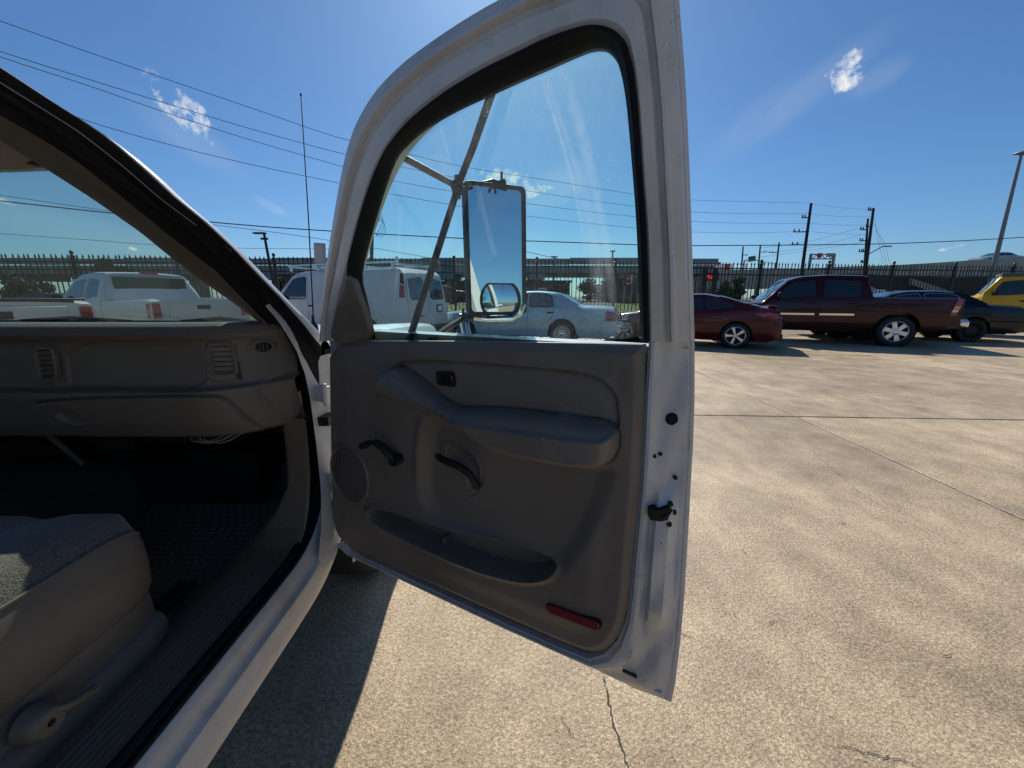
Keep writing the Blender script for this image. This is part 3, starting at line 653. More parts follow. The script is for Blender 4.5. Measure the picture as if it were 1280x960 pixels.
F1 = nearer(LX([(334,381),(347,389),(366,409),(387,439),(397,466),(405,500),(411,560),(413,610),(415,660),(417,700)], -.662, -.606)); F0 = nearer(LX([(333,382),(336,392),(350,412),(371,441),(381,466),(388,500),(396,560),(401,610),(402,655),(398,700)], -.672, -.616))
mbw = MB(); Fa, Fb = resample(F1, 50), resample(F0, 50)
for k in range(12): mdl = (Fa[k] + Fb[k]) / 2; Fa[k] = mdl.lerp(Fa[k], (k + .3) / 12); Fb[k] = mdl.lerp(Fb[k], (k + .3) / 12)
mbw.rings([[Fb[k].lerp(Fa[k], f) + Vector((0, -.006 * math.sin(math.pi * f), .0)) for k in range(50)] for f in np.linspace(0, 1, 7)])
for side_ in (Fa, Fb): mbw.rings([side_, [p + Vector((0, .012, .004)) for p in side_]])
mbw.build('pillar_flange', M['jamb'], truck, angle=60)
mbw = MB(); mbw.tube([p + Vector((.004, -.004, .002)) for p in A1[1]][6:46], .0011, 6); mbw.build('pillar_highlight', M['highlight_grey'], truck)  # thin grey tube paints the highlight line along the rubber
mb.build('pillar_weatherstrip', M['rubber'], truck, angle=60)
mb = MB(); Ltt = ext(LX([(0,144),(46,170),(97,202),(147,242),(200,285),(220,301),(269,338),(305,375),(328,398),(344,414)], -.76, -.69)); A2 = loft([Ltt, Li], n); seq = []
for f in np.linspace(0, 1, 8): o = .014 * math.sin(math.pi * f); seq.append([A2[0][k].lerp(A2[1][k], f) + Vector((o * .5, -o, 0)) for k in range(n)])
seq.append([p + Vector((-.004, .03, .0)) for p in A2[1]])
mb.rings(seq); mb.build('a_pillar_trim', M['pillar'], truck, angle=60)
mb = MB(); mb.tube([atX(57, 210, -.85), atX(78, 209, -.81), atX(100, 203, -.765)], .0012, 6); mb.build('trim_joint', M['rubber'], truck)
# door aperture: seal, white flange, hinge pillar, rocker - section swept along the opening
seal_path = [(-.9, .565), (-.3, .565), (.3, .565), (.76, .563), (.90, .562), (1.0, .565), (1.08, .590), (1.14, .640), (1.18, .71), (1.205, .80), (1.215, .90), (1.214, 1.0), (1.210, 1.08), (1.206, 1.13)]
sp3 = resample([Vector((0, a, b)) for a, b in seal_path], 60); sp3 = [Vector((0, *p)) for p in smooth_poly([(p.y, p.z) for p in sp3], 1, False)]
def sweep(sec, path=sp3, cl=False):
    rows = []
    for i, p in enumerate(path):
        t = (path[min(i + 1, len(path) - 1)] - path[max(0, i - 1)]).normalized(); nrm = Vector((0, t.z, -t.y))   # outward (down for the rocker, forward for the pillar)
        rows.append([Vector((x, p.y + nrm.y * e, p.z + nrm.z * e)) for x, e in sec])
    return rows
mb = MB(); mb.rings(sweep([(-.668, .004), (-.664, -.006), (-.655, -.008), (-.648, .0), (-.652, .004), (-.645, .006), (-.636, .004), (-.632, .010), (-.634, .02)])); mb.build('door_weatherstrip', M['rubber'], truck, angle=60)
mb = MB(); sec = [(-.64, .008), (-.630, .012), (-.6275, .016), (-.620, .035), (-.617, .052), (-.612, .060), (-.603, .066), (-.600, .075), (-.600, .090), (-.596, .105), (-.594, .125), (-.597, .142), (-.603, .146), (-.63, .147), (-.66, .14)]
mb.rings(sweep(sec)); mb.build('rocker_panel', M['jamb'], truck, angle=25)
# sill plate with ribs
mb = MB(); xs = [-.655]
secp = [(-.650, .560), (-.656, .566)]
for i in range(7): x = -.668 - i * .013; secp += [(x + .003, .567), (x, .5705), (x - .003, .567)]
secp += [(-.775, .566), (-.80, .562), (-.84, .545), (-.86, .53)]
rows = [[Vector((x, y, z - (max(0, y - .95) * -.0))) for x, z in secp] for y in np.linspace(-.6, .98, 20)]
for k, (dy, dz, dx) in enumerate(((1.03, .012, .0), (1.075, .045, .0), (1.11, .10, .0), (1.135, .18, .0), (1.15, .28, 0), (1.155, .38, 0))):
    secp = [(x, .566 if z > .566 else z) for x, z in secp]
    rows.append([Vector((x if x > -.70 else -.70 + (x + .70) * max(.15, 1 - k * .28), dy, z + dz)) for x, z in secp])
mb.rings(rows); mb.build('sill_plate', M['sill'], truck, angle=20)
for yy in (.62, .80):
    for i in range(4): mb = MB(); mb.box((-.705 - i * .011, yy, .5745), (.004, .003, .004)); mb.build('sill_clip', M['trim2'], truck, smooth=False)
# kick panel
mb = MB(); rows = []
for z in np.linspace(.56, .98, 10): rows.append([Vector((-.662 - .03 * k, 1.165 + .045 * k + .01 * math.sin(z * 6), z)) for k in range(5)] + [Vector((-.80, 1.6, z))])
mb.rings(rows); mb.build('kick_panel', M['trim2'], truck)
# ---------------- dashboard
def Yf(x): 
    t = max(0., (x + .86)) ; return 1.0 + 4.6 * t * t + .03 * max(0, -x - 1.0) * 0
def dxz(px, py, off=0.):
    a, b = ray(px, py); Y = 1.0
    for _ in range(30): Y = .5 * Y + .5 * (Yf(a * Y) + off)
    return (a * Y, CAM_H + b * Y)
XR = -.668; XL = -2.55
def DP(pts, off=0., sm=2): return [dxz(*p, off) for p in (smooth_poly(pts, sm) if sm else pts)]
zt_, zb_ = 1.252, .930
nzr, nxc = 120, 420
xs = XL + (XR - XL) * (np.linspace(0, 1, nxc) ** .62); zs = np.linspace(zb_, zt_, nzr)
gx, gz = np.meshgrid(xs, zs); B = np.c_[gx.ravel(), gz.ravel()]
airp = DP([(76,430),(238,424),(244,428),(248,460),(256,487),(86,490),(80,470)])
ventr = DP([(250,427),(290,427),(294,432),(300,478),(262,478),(253,470)]); ventl = DP([(32,432),(62,431),(67,436),(70,480),(44,483),(36,478)])
glov = DP([(52,497),(270,491),(288,496),(300,512),(332,552),(330,562),(120,566),(78,540),(56,510)]); latch_ = DP([(72,512),(98,511),(114,529),(90,530)])
endc = DP([(322,478),(400,458),(400,560),(372,548),(352,525),(332,498)])
base = np.zeros(len(B)); Z = B[:, 1]; X = B[:, 0]
base += np.interp(Z, [.925, .94, .98, 1.06, 1.074, 1.078, 1.082, 1.09, 1.14, 1.19, 1.205, 1.212, 1.225, 1.245, 1.252], [.05, .022, .0, -.022, -.022, -.012, .004, .008, .010, .008, .002, -.012, -.026, -.012, .012])
base += .008 * sstep(sdf(B, airp), .012) * (Z > 1.078)
base += .004 * np.exp(-(sdf(B, airp) / .002) ** 2)
for v_ in (ventr, ventl): base += -.004 * sstep(sdf(B, v_), .006, .0) + .004 * np.exp(-(sdf(B, v_) / .002) ** 2)
dG = sdf(B, glov); base += -.006 * sstep(dG, .008, -.003) + .010 * np.exp(-(dG / .0025) ** 2) * (Z < 1.073)
base += .010 * sstep(sdf(B, latch_), .008)
dE = sdf(B, endc); base += .008 * np.exp(-(dE / .002) ** 2); base += .006 * sstep(dE, .004)
base += .006 * np.exp(-((X + .745) / .0022) ** 2) * 0
seam = np.exp(-((X - dxz(241, 412)[0]) / .0022) ** 2) * (Z > 1.20); base += .006 * seam
yy_ = np.array([Yf(x) for x in X]) + base
mb = MB(); V_ = np.c_[X, yy_, Z].reshape(nzr, nxc, 3)
rows = [[tuple(p) for p in V_[i]] for i in range(nzr)]
last = rows[-1]
def wsb(x):
    g = max(0., min(1., (x + .755) / (-2.485 + .755))); return 1.205 + .24 * math.sin(math.pi * g) ** .8, 1.236 - .026 * math.sin(math.pi * g) ** .8
for f in (.12, .3, .55, .8, 1.0): rows.append([(p[0], p[1] + (wsb(p[0])[0] - .005 - p[1]) * f, p[2] + (wsb(p[0])[1] - p[2]) * f ** 1.4 + .004 * math.sin(math.pi * f)) for p in last])
rows.insert(0, [(p[0], p[1] + .20, p[2] + .01) for p in rows[0]])
mb.rings(rows)
dash = mb.build('dashboard', M['dash'], truck, angle=50)
def dq(x, z, o):
    return Vector((x, Yf(x) + o, z))
def vent(pxs, tilt=0):
    q = [dxz(*p, -.01) for p in pxs]   # tl,tr,br,bl
    fr_ = MB(); ringsv = []
    cx = sum(p[0] for p in q) / 4; cz = sum(p[1] for p in q) / 4
    for f, o in ((1.0, .006), (1.0, -.004), (.9, -.006), (.84, -.002), (.80, .022)):
        ringsv.append([dq(cx + (p[0] - cx) * f, cz + (p[1] - cz) * f, o) for p in rq(q, .25)])
    fr_.rings(ringsv, closed=True); v_ = fr_.build('air_vent', M['trim2'], dash, angle=40)
    b_ = MB(); b_.add([dq(cx + (p[0] - cx) * .85, cz + (p[1] - cz) * .85, .020) for p in q], [(0, 1, 2, 3)]); b_.build('vent_recess', M['blackpl'], dash, smooth=False)
    for k in range(6):
        f = (k + .7) / 6.6; a_ = [q[0][i] * (1 - f) + q[3][i] * f for i in (0, 1)]; b2 = [q[1][i] * (1 - f) + q[2][i] * f for i in (0, 1)]
        a2 = [a_[i] + (b2[i] - a_[i]) * .12 for i in (0, 1)]; b3 = [a_[i] + (b2[i] - a_[i]) * .88 for i in (0, 1)]
        s_ = MB(); s_.add([dq(*a2, .0), dq(*b3, .0), dq(b3[0], b3[1] + .006, .017), dq(a2[0], a2[1] + .006, .017), dq(a2[0], a2[1] - .0018, .0), dq(b3[0], b3[1] - .0018, .0)], [(0, 1, 2, 3), (4, 5, 1, 0)])
        s_.build('slat', M['slat'], dash, smooth=False)
    return v_
vent([(256, 430), (289, 429), (295, 470), (262, 472)]); vent([(37, 435), (62, 434), (69, 474), (45, 477)])
mb = MB(); cx, cz = dxz(326, 434, -.01)
mb.rings([[dq(cx + math.cos(t) * r_, cz + math.sin(t) * r_ * 1.0, o) for t in np.linspace(0, 2 * math.pi, 25)] for r_, o in ((.0200, .006), (.0195, -.004), (.0150, -.004), (.0130, .004))]); dv_ = mb.build('side_vent', M['trim2'], dash)
mb = MB(); mb.add([dq(cx + math.cos(t) * .0135, cz + math.sin(t) * .0135, .0035) for t in np.linspace(0, 2 * math.pi, 24, False)], [tuple(range(24))]); mb.build('vent_recess', M['blackpl'], dash)
for k in (-1, 0, 1): mb = MB(); mb.box(dq(cx + k * .006, cz, .001), (.0016, .003, .021), Matrix.Rotation(R(12), 3, 'Y')); mb.build('slat', M['trim2'], dash, smooth=False)
# worn black smear beside the vent
mb = MB(); q = [dxz(*p, -.004) for p in [(294, 452), (297, 453), (298, 462), (301, 475), (296, 476), (294, 470)]]; mb.add([dq(p[0], p[1], -.0015 + (.008 if p[1] > 1.08 else 0) - .004) for p in q], [tuple(range(6))]); mb.build('smear', M['blackpl'], dash, smooth=False)
# loose wires below the glove box
random.seed(11)
for k in range(5):
    mb = MB(); x0 = -.82 - .04 * random.random(); pts = [(x0 - .06, 1.05, .945), (x0 - .03, 1.02 - random.random() * .02, .922 + random.random() * .008), (x0 + .02, 1.01, .920 + random.random() * .010), (x0 + .05, 1.06, .94)]
    mb.tube(resample(pts, 8), .0016, 6); mb.build('loose_wire', M['wire1'] if k % 2 else M['wire2'], truck)
# underdash structure
mb = MB(); random.seed(4)
for k in range(9): mb.box((-.95 - .16 * k, 1.2 + .1 * random.random(), .90 - .05 * random.random()), (.12, .1, .08))
mb.build('underdash_duct', M['blackpl'], truck, smooth=False)
mb = MB(); mb.rings([[Vector((x, y, z)) for y, z in ((.5, .50), (1.0, .50), (1.25, .52), (1.45, .66), (1.6, .90), (1.62, 1.0))] for x in (-2.5, -.83)]); mb.build('toe_board', M['carpet'], truck)
mb = MB(); mb.box((-1.66, .1, .50), (1.64, 2.0, .03)); mb.build('floor_pan', M['carpet'], truck)
mb = MB(); mb.rings([[Vector((x, y, z)) for x, z in ((-1.35, .51), (-1.40, .70), (-1.5, .74), (-1.75, .74), (-1.85, .70), (-1.9, .51))] for y in (-.5, 1.5)]); mb.build('transmission_hump', M['carpet'], truck)
mb = MB(); mb.tube([(-1.42, 1.1, .93), (-1.39, 1.12, .86), (-1.37, 1.14, .80)], .008, 8, r2=.014); mb.build('console_bracket', M['trim2'], truck)
# steering wheel seen only from the side
mb = MB(); cst = Vector((-2.1, .80, 1.12)); ax = Vector((0, -.85, .5)).normalized()
e1 = Vector((1, 0, 0)); e2 = ax.cross(e1)
mb.tube([cst + (e1 * math.cos(t) + e2 * math.sin(t)) * .19 for t in np.linspace(0, 2 * math.pi, 33)], .014, 8, cap=False)
for t in (0, math.pi, -1.57): mb.tube([cst, cst + (e1 * math.cos(t) + e2 * math.sin(t)) * .19], .015, 8)
mb.tube([cst, cst - ax * .35], .03, 10); mb.build('steering_wheel', M['blackpl'], truck)
# ---------------- windshield, cowl, wipers, hood, fender
def ws(f, g):
    'windshield point: f 0 base..1 header, g 0 passenger side..1 driver side'
    x0 = -.755 - .105 * f; x1 = -3.24 - x0; bow = math.sin(math.pi * g) ** .8
    return Vector((x0 + (x1 - x0) * g, 1.205 - .405 * f + (.24 - .10 * f) * bow, 1.243 + .318 * f - .026 * (1 - f) * bow + .03 * f * bow))
mb = MB(); rows = [[ws(i / 11, j / 24) for j in range(25)] for i in range(12)]
mb.rings(rows); mb.build('windshield', M['glasswind'], truck)
mb = MB(); mb.rings([[p + Vector((0, .002, .0)) for p in rows[-1]], [p + Vector((0, -.012, .004)) for p in rows[-1]], [p + Vector((0, -.03, .03)) for p in rows[-1]]]); mb.build('windshield_header_seal', M['rubber'], truck)
# headliner with a visor fold
mb = MB(); hr = []
for k, (y, z) in enumerate([(-.0, 0), (-.03, .012), (-.09, .020), (-.2, .04), (-.4, .07), (-.8, .10), (-1.38, .10)]):
    hr.append([ws(1, j / 24) + Vector((0, y * (1 if k > 2 else 1), z + .004 * math.sin(j * 1.9) * (k in (1, 2)))) for j in range(25)])
mb.rings(hr); mb.build('headliner', M['headliner'], truck)
mb = MB(); p_ = ws(1, .16); mb.box(p_ + Vector((-.02, -.13, .022)), (.40, .15, .016), Matrix.Rotation(R(14), 3, 'Z') @ Matrix.Rotation(R(-10), 3, 'X')); mb.build('sun_visor', M['headliner'], truck, bevel=.006)
mb = MB(); rr_ = []
for k, (y, z) in enumerate([(.02, .0), (-.0, .035), (-.14, .075), (-.4, .12), (-.9, .145), (-1.40, .14)]):
    rr_.append([ws(1, j / 24) * 1 + Vector((.05 * (k >= 2) * math.cos(math.pi * j / 24), y, z)) for j in range(25)])
mb.rings(rr_); mb.build('cab_roof', M['white'], truck)
mb = MB(); mb.box((-1.65, -.62, 1.40), (1.6, .03, .55)); mb.build('rear_cab_window', M['carglass0'], truck, bevel=.01)
mb = MB(); mb.box((-1.65, -.62, .85), (1.85, .03, .8)); mb.build('cab_back_wall', M['white'], truck, bevel=.01)
mb = MB(); mb.box((-2.58, .25, .85), (.05, 1.9, .80)); mb.build('far_side_door', M['white'], truck, bevel=.01)
mb = MB(); mb.box((-2.52, .25, .85), (.03, 1.8, .74)); mb.build('far_door_trim', M['trim'], truck)
mb = MB(); mb.box((-2.50, -.5, 1.45), (.05, .12, .5)); mb.build('far_rear_pillar', M['white'], truck)
mb = MB(); mb.tube([ws(1, 1), ws(0, 1)], .04, 8); mb.build('far_side_pillar', M['white'], truck)
mb = MB(); mb.box((-.70, -.78, .98), (.14, .30, 1.15)); mb.build('b_pillar', M['white'], truck, bevel=.02)
# cowl + wipers
mb = MB(); mb.rings([[ws(0, g) + Vector((0, .002, -.01)), ws(0, g) + Vector((0, .03, -.03)), Vector((ws(0, g).x, 1.56, 1.175)), Vector((ws(0, g).x, 1.60, 1.10))] for g in np.linspace(0, 1, 24)]); mb.build('cowl', M['blackpl'], truck)
def wiper(x0, x1, y):
    mb = MB(); mb.tube([(x0, y, 1.225), ((x0 + x1) / 2, y - .05, 1.245), (x1, y - .07, 1.236)], [.010, .007, .005], 8); mb.tube([(x1 - .25, y - .04, 1.232), (x1 + .26, y - .065, 1.231)], .0065, 6); mb.build('wiper', M['blackpl'], truck)
wiper(-.92, -1.16, 1.43); wiper(-1.45, -1.78, 1.48)
mb = MB(); rows = []
for y in np.linspace(1.56, 3.0, 16):
    f = (y - 1.56) / 1.44; cz = 1.195 - .055 * f - .05 * f * f
    rows.append([Vector((x, y, cz + .012 * math.cos((x + 1.62) * 1.8) - .03 * max(0, abs(x + 1.62) - .75) / .15)) for x in np.linspace(-2.47, -.77, 20)])
mb.rings(rows); mb.build('hood', M['white'], truck)
def fender(sx):
    mb = MB(); cols = []
    for y in np.concatenate([[1.27], np.linspace(1.30, 2.22, 27), np.linspace(2.32, 3.06, 10)]):
        f = (y - 1.27) / 1.8; zt = 1.195 - .085 * f * f; dyy = y - 1.76; zb = .46
        if abs(dyy) < .45: zb = max(zb, .42 + math.sqrt(max(0, .45 ** 2 - dyy ** 2)))
        fl = .035 * math.exp(-(dyy / .5) ** 4)
        col = []
        for t in np.linspace(0, 1, 9):
            z = zb + (zt - .06 - zb) * t; col.append(Vector((-.60 + fl * (1 - abs((z - .85) / .5)) - .05 * max(0, (y - 2.6)) ** 2 + .03 * math.sin(math.pi * min(1, max(0, (z - .46) / .7))), y, z)))
        w_ = col[-1].x
        col += [Vector((w_ - .02, y, zt - .02)), Vector((w_ - .06, y, zt)), Vector((-.775, y, zt - .005))]
        if sx < 0: col = [Vector((-3.24 - c.x, c.y, c.z)) for c in col]
        cols.append(col)
    mb.rings(cols); return mb.build('fender', M['white'], truck)
fender(1); fender(-1)
mb = MB(); mb.box((-1.62, 3.05, .85), (1.8, .10, .45)); mb.build('grille', M['blackpl'], truck, bevel=.02)
mb = MB(); mb.box((-1.62, 3.12, .62), (1.95, .16, .2)); mb.build('front_bumper', M['chrome'], truck, bevel=.03)
mb = MB(); mb.box((-1.62, 2.1, .62), (1.4, 1.6, .3)); mb.box((-1.62, 0.4, .44), (1.5, 3.4, .10)); mb.build('chassis', M['blackpl'], truck)
# bed behind the cab
mb = MB()
for sx in (-.66, -2.58): mb.box((sx, -1.95, .92), (.10, 2.2, .76))
mb.box((-1.62, -3.02, .92), (1.85, .06, .70)); mb.box((-1.62, -1.95, .62), (1.76, 2.1, .04)); mb.build('cargo_bed', M['white'], truck, bevel=.01)
# antenna
mb = MB(); a0 = atY(392, 405, 1.55); a1_ = atY(376, 118.5, 1.5); mb.tube([a0, a0.lerp(a1_, .5) + Vector((.003, 0, 0)), a1_], [.0028, .0022, .0014], 8)
mb.lathe([(0, .005), (.003, .004), (.003, -.004), (0, -.005)], a1_, (0, 0, 1), (1, 0, 0), 8); mb.lathe([(.017, -.03), (.015, -.005), (.006, .012), (.0045, .035), (.003, .035)], a0, (0, 0, 1), (1, 0, 0), 12); mb.build('antenna', M['blackpl'], truck)
# ---------------- seat
seat = truck
def seatsec(y, ft):
    # outline in (x,z) from outboard bottom up over the bolster to inboard
    zt = .885 - .03 * ft; ft *= .8
    return [(-.805, .672 + .0 * ft), (-.795, .70), (-.790, .76), (-.793, .82 - .01 * ft), (-.803, .845 - .012 * ft)], [(-.803, .845 - .012 * ft), (-.820, .876 - .016 * ft), (-.85, .892 - .018 * ft), (-.93, .890 - .026 * ft), (-.98, .880 - .030 * ft), (-.995, .873 - .034 * ft), (-1.05, .886 - .028 * ft), (-1.25, .888 - .028 * ft), (-1.38, .884 - .028 * ft)]
ys = np.concatenate([np.linspace(-.15, .64, 14), [.68, .71, .732, .748, .758]])
side, top_ = [], []
for i, y in enumerate(ys):
    ft = 1 - (y + .15) / .9; s_, t_ = seatsec(y, max(0, ft)); e = max(0, (y - .64) / .118); dz = .05 * (1 - math.sqrt(max(0, 1 - e * e))); dx = .032 * (1 - math.sqrt(max(0, 1 - e * e)))
    side.append([Vector((x - dx, y, z - dz * ((z - .67) / .2))) for x, z in s_]); top_.append([Vector((x - (dx if x > -.85 else 0), y, z - dz)) for x, z in t_])
frs = [[Vector((p.x, .742, .67 + (p.z - .67) * f)) for p in (side[-1] + top_[-1][1:])] for f in (1, .5, 0)]
mb = MB(); mb.rings(side); mb.rings([[p for p in side[-1]], [Vector((p.x - .03, .762, p.z)) for p in side[-1]]]); sb = mb.build('seat_side_bolster', M['trim'], truck, angle=60)
mb = MB(); mb.rings(top_); mb.rings([top_[-1], [Vector((p.x, .765, p.z - .05)) for p in top_[-1]], [Vector((p.x, .755, .67)) for p in top_[-1]]]); mb.build('seat_cushion', M['fabric'], truck, angle=60)
mb = MB(); mb.tube([t[0] + Vector((.002, 0, .001)) for t in top_], .0032, 6); mb.build('seat_piping', M['trim'], truck)
mb = MB(); bk = [[Vector((x, y + .0, z)) for x, z in ((-.80, .80), (-.79, 1.1), (-.82, 1.42), (-1.0, 1.5), (-1.25, 1.42), (-1.38, 1.1), (-1.4, .8))] for y in (-.2, -.36)]; 
for r_ in bk: 
    for p in r_: p.y -= (p.z - .8) * .3
mb.rings(bk, closed=True, cap=True); mb.build('seat_backrest', M['fabric'], truck, bevel=.03)
# plastic base shield and recliner lever
mb = MB(); rows = []
for y in np.linspace(-.1, .745, 16):
    d_ = max(0, (y - .69) / .055); rows.append([Vector((-.86 - .02 * d_, y, .54)), Vector((-.792 - .02 * d_, y, .548)), Vector((-.778 - .02 * d_, y, .562)), Vector((-.776 - .02 * d_, y, .60 - .004 * d_)), Vector((-.784 - .02 * d_, y, .612)), Vector((-.800 - .02 * d_, y, .618)), Vector((-.803 - .02 * d_, y, .674)), Vector((-.84, y, .69))])
mb.rings(rows); mb.rings([rows[-1], [Vector((-.86, .75, p.z)) for p in rows[-1]]]); mb.build('seat_base_shield', M['trim2'], truck, angle=50)
hub = atX(45, 903, -.778); tipL = atX(112, 860, -.770)
mb = MB(); mb.lathe([(0, .020), (.005, .020), (.006, .026), (.020, .026), (.024, .022), (.026, .010), (.027, -.01)], hub, (1, 0, 0), (0, 1, 0), 28)
mb.tube([hub + Vector((.016, .01, .005)), hub.lerp(tipL, .45) + Vector((.018, 0, .004)), tipL + Vector((.012, 0, 0))], [.014, .009, .0055], 10, r2=.008); mb.build('recliner_lever', M['trim2'], truck, angle=45)
mb = MB(); mb.lathe([(0, .027), (.0045, .027), (.0045, .02)], hub, (1, 0, 0), (0, 1, 0), 12); mb.build('lever_screw', M['blackpl'], truck)
for dx in (0, .02): mb = MB(); mb.box((-.865 - dx * 1.6, .79, .560), (.014, .22, .02)); mb.build('seat_rail', M['steel'], truck, bevel=.002)
# front wheels of the pickup
def make_tyre(parent, c, ax, r_, w_, rimr, mt=None, nsp=6, style='spoke', dark=None, n=40, rimmat='rim'):
    mb = MB(); h2 = w_ / 2
    mb.lathe([(rimr, -h2 * .8), (rimr + .02, -h2), (r_ - .05, -h2 * 1.04), (r_ - .015, -h2 * .9), (r_, -h2 * .65), (r_, h2 * .65), (r_ - .015, h2 * .9), (r_ - .05, h2 * 1.04), (rimr + .02, h2), (rimr, h2 * .8)], c, ax, (0, 0, 1) if abs(ax[2]) < .5 else (1, 0, 0), n)
    return mb.build('wheel', M['tyre'], parent, angle=50)
for sx, ax in ((-.74, 1), (-2.5, -1)):
    t_ = make_tyre(truck, (sx, 1.76, .392), (1, 0, 0), .392, .25, .22)
    mb = MB(); mb.lathe([(0, .07), (.06, .07), (.1, .04), (.18, .06), (.22, .1)], (sx, 1.76, .392), (ax, 0, 0), (0, 0, 1), 24); mb.build('hubcap', M['chrome'], t_)
    t_ = make_tyre(truck, (sx, -1.75, .392), (1, 0, 0), .392, .25, .22)
# floor mat (lies loose in the footwell)
mb = MB(); rowsM = []
pm = [(.74, .520), (.95, .520), (1.1, .524), (1.22, .535), (1.34, .58), (1.45, .68), (1.53, .80), (1.56, .86)]
pp = resample([Vector((0, a, b)) for a, b in pm], 44)
for i, p in enumerate(pp):
    x1 = -.835 if p.y < 1.05 else -.835 + .1 * min(1, (p.y - 1.05) / .15)
    if p.y > 1.2: x1 = -.735
    rowsM.append([Vector((x1 + (-1.33 - x1) * j / 20, p.y, p.z + (.004 if j in (0, 20) else 0))) for j in range(21)])
mb.rings(rowsM)
mb.rings([[r[0] for r in rowsM], [r[0] + Vector((.004, 0, .012)) for r in rowsM], [r[0] + Vector((.010, 0, .0)) for r in rowsM]])
fm = mb.build('floor_mat', M['mat'], None, angle=60)
tag(fm, 'black ribbed rubber mat lying in the dark passenger footwell', 'floor mat')
mb = MB()
for i in range(2, 43, 1):
    for j in range(1, 20):
        c_ = (rowsM[i][j] + (rowsM[i][j + 1] if i % 2 else rowsM[i][j])) / 2; nrm = (rowsM[min(43, i + 1)][j] - rowsM[i - 1][j]).cross(Vector((-1, 0, 0))).normalized()
        if nrm.z < 0: nrm = -nrm
        if nrm.y > 0 and abs(nrm.z) < .2: nrm = -nrm
        tt_ = (rowsM[min(43, i + 1)][j] - rowsM[i - 1][j]).normalized() * .004; e_ = Vector((.009, 0, 0))
        mb.add([c_ - e_ - tt_, c_ + e_ - tt_, c_ + e_ + tt_, c_ - e_ + tt_, c_ - e_ * .6 + nrm * .004, c_ + e_ * .6 + nrm * .004], [(0, 1, 5, 4), (3, 2, 5, 4), (0, 3, 4), (1, 2, 5)])
st = mb.build('tread_stud', M['mat'], fm, smooth=False); st['kind'] = 'stuff'
# ================================================================== ground
def concrete():
    m = bpy.data.materials.new('exposed_concrete'); m.use_nodes = True; t = m.node_tree; p = t.nodes['Principled BSDF']
    g = t.nodes.new('ShaderNodeNewGeometry'); pos = g.outputs['Position']
    def noi(s, d=6, r=.6, sc=None):
        n = t.nodes.new('ShaderNodeTexNoise'); n.inputs['Scale'].default_value = s; n.inputs['Detail'].default_value = d; n.inputs['Roughness'].default_value = r
        if sc:
            mp = t.nodes.new('ShaderNodeMapping'); mp.inputs['Scale'].default_value = sc; L(t, pos, mp.inputs[0]); L(t, mp.outputs[0], n.inputs['Vector'])
        else: L(t, pos, n.inputs['Vector'])
        return n.outputs['Fac']
    big, mid, fine, vf = noi(.42, 5, .62), noi(2.8, 8, .74, (1, .75, 1)), noi(75, 4, .75), noi(230, 3, .75)
    vor = t.nodes.new('ShaderNodeTexVoronoi'); vor.inputs['Scale'].default_value = 120; L(t, pos, vor.inputs['Vector'])
    a = mth(t, 'ADD', mth(t, 'MULTIPLY', big, .60), mth(t, 'MULTIPLY', mid, .74))
    a = mth(t, 'ADD', a, mth(t, 'ADD', mth(t, 'MULTIPLY', fine, 1.15), mth(t, 'MULTIPLY', vf, 1.0)))
    r = t.nodes.new('ShaderNodeValToRGB'); L(t, mth(t, 'MULTIPLY', a, .357, True), r.inputs[0])
    e = r.color_ramp.elements; e[0].position = .45; e[0].color = (.05, .033, .018, 1); e[1].position = .735; e[1].color = (.95, .75, .48, 1)
    q = e.new(.535); q.color = (.235, .175, .108, 1); q = e.new(.615); q.color = (.44, .335, .208, 1)
    # dark stains
    st = mth(t, 'MULTIPLY', mth(t, 'SUBTRACT', noi(1.3, 7, .72), .57, True), 4.0, True)
    mx_ = t.nodes.new('ShaderNodeMix'); mx_.data_type = 'RGBA'; mx_.blend_type = 'MULTIPLY'; L(t, st, mx_.inputs[0]); L(t, r.outputs[0], mx_.inputs[6]); mx_.inputs[7].default_value = (.62, .60, .58, 1)
    # pits
    pit = mth(t, 'GREATER_THAN', .16, vor.outputs['Distance']); sel = mth(t, 'GREATER_THAN', noi(25, 3), .56)
    mx2 = t.nodes.new('ShaderNodeMix'); mx2.data_type = 'RGBA'; mx2.blend_type = 'MULTIPLY'; L(t, mth(t, 'MULTIPLY', mth(t, 'MULTIPLY', pit, sel), .65), mx2.inputs[0]); L(t, mx_.outputs[2], mx2.inputs[6]); mx2.inputs[7].default_value = (.2, .18, .15, 1)
    oi = t.nodes.new('ShaderNodeObjectInfo'); vr = t.nodes.new('ShaderNodeMapRange'); L(t, oi.outputs['Random'], vr.inputs[0]); vr.inputs[3].default_value = .88; vr.inputs[4].default_value = 1.08
    mx3 = t.nodes.new('ShaderNodeMix'); mx3.data_type = 'RGBA'; mx3.blend_type = 'MULTIPLY'; mx3.inputs[0].default_value = 1; L(t, mx2.outputs[2], mx3.inputs[6]); L(t, vr.outputs[0], mx3.inputs[7])
    L(t, mx3.outputs[2], p.inputs['Base Color']); p.inputs['Roughness'].default_value = .48; p.inputs['Specular IOR Level'].default_value = .5
    k = t.nodes.new('ShaderNodeBump'); k.inputs['Strength'].default_value = .55; k.inputs['Distance'].default_value = .004
    L(t, mth(t, 'ADD', mth(t, 'MULTIPLY', fine, .8), mth(t, 'ADD', vf, mth(t, 'MULTIPLY', vor.outputs['Distance'], .8))), k.inputs['Height']); L(t, k.outputs[0], p.inputs['Normal'])
    return m
M['concrete'] = concrete()
M['joint'] = mat('joint_filler', (.05, .045, .04), .8, var=.3, vscale=20)
M['filler'] = mat('pale_joint_filler', (.62, .56, .46), .8, var=.2, vscale=20)
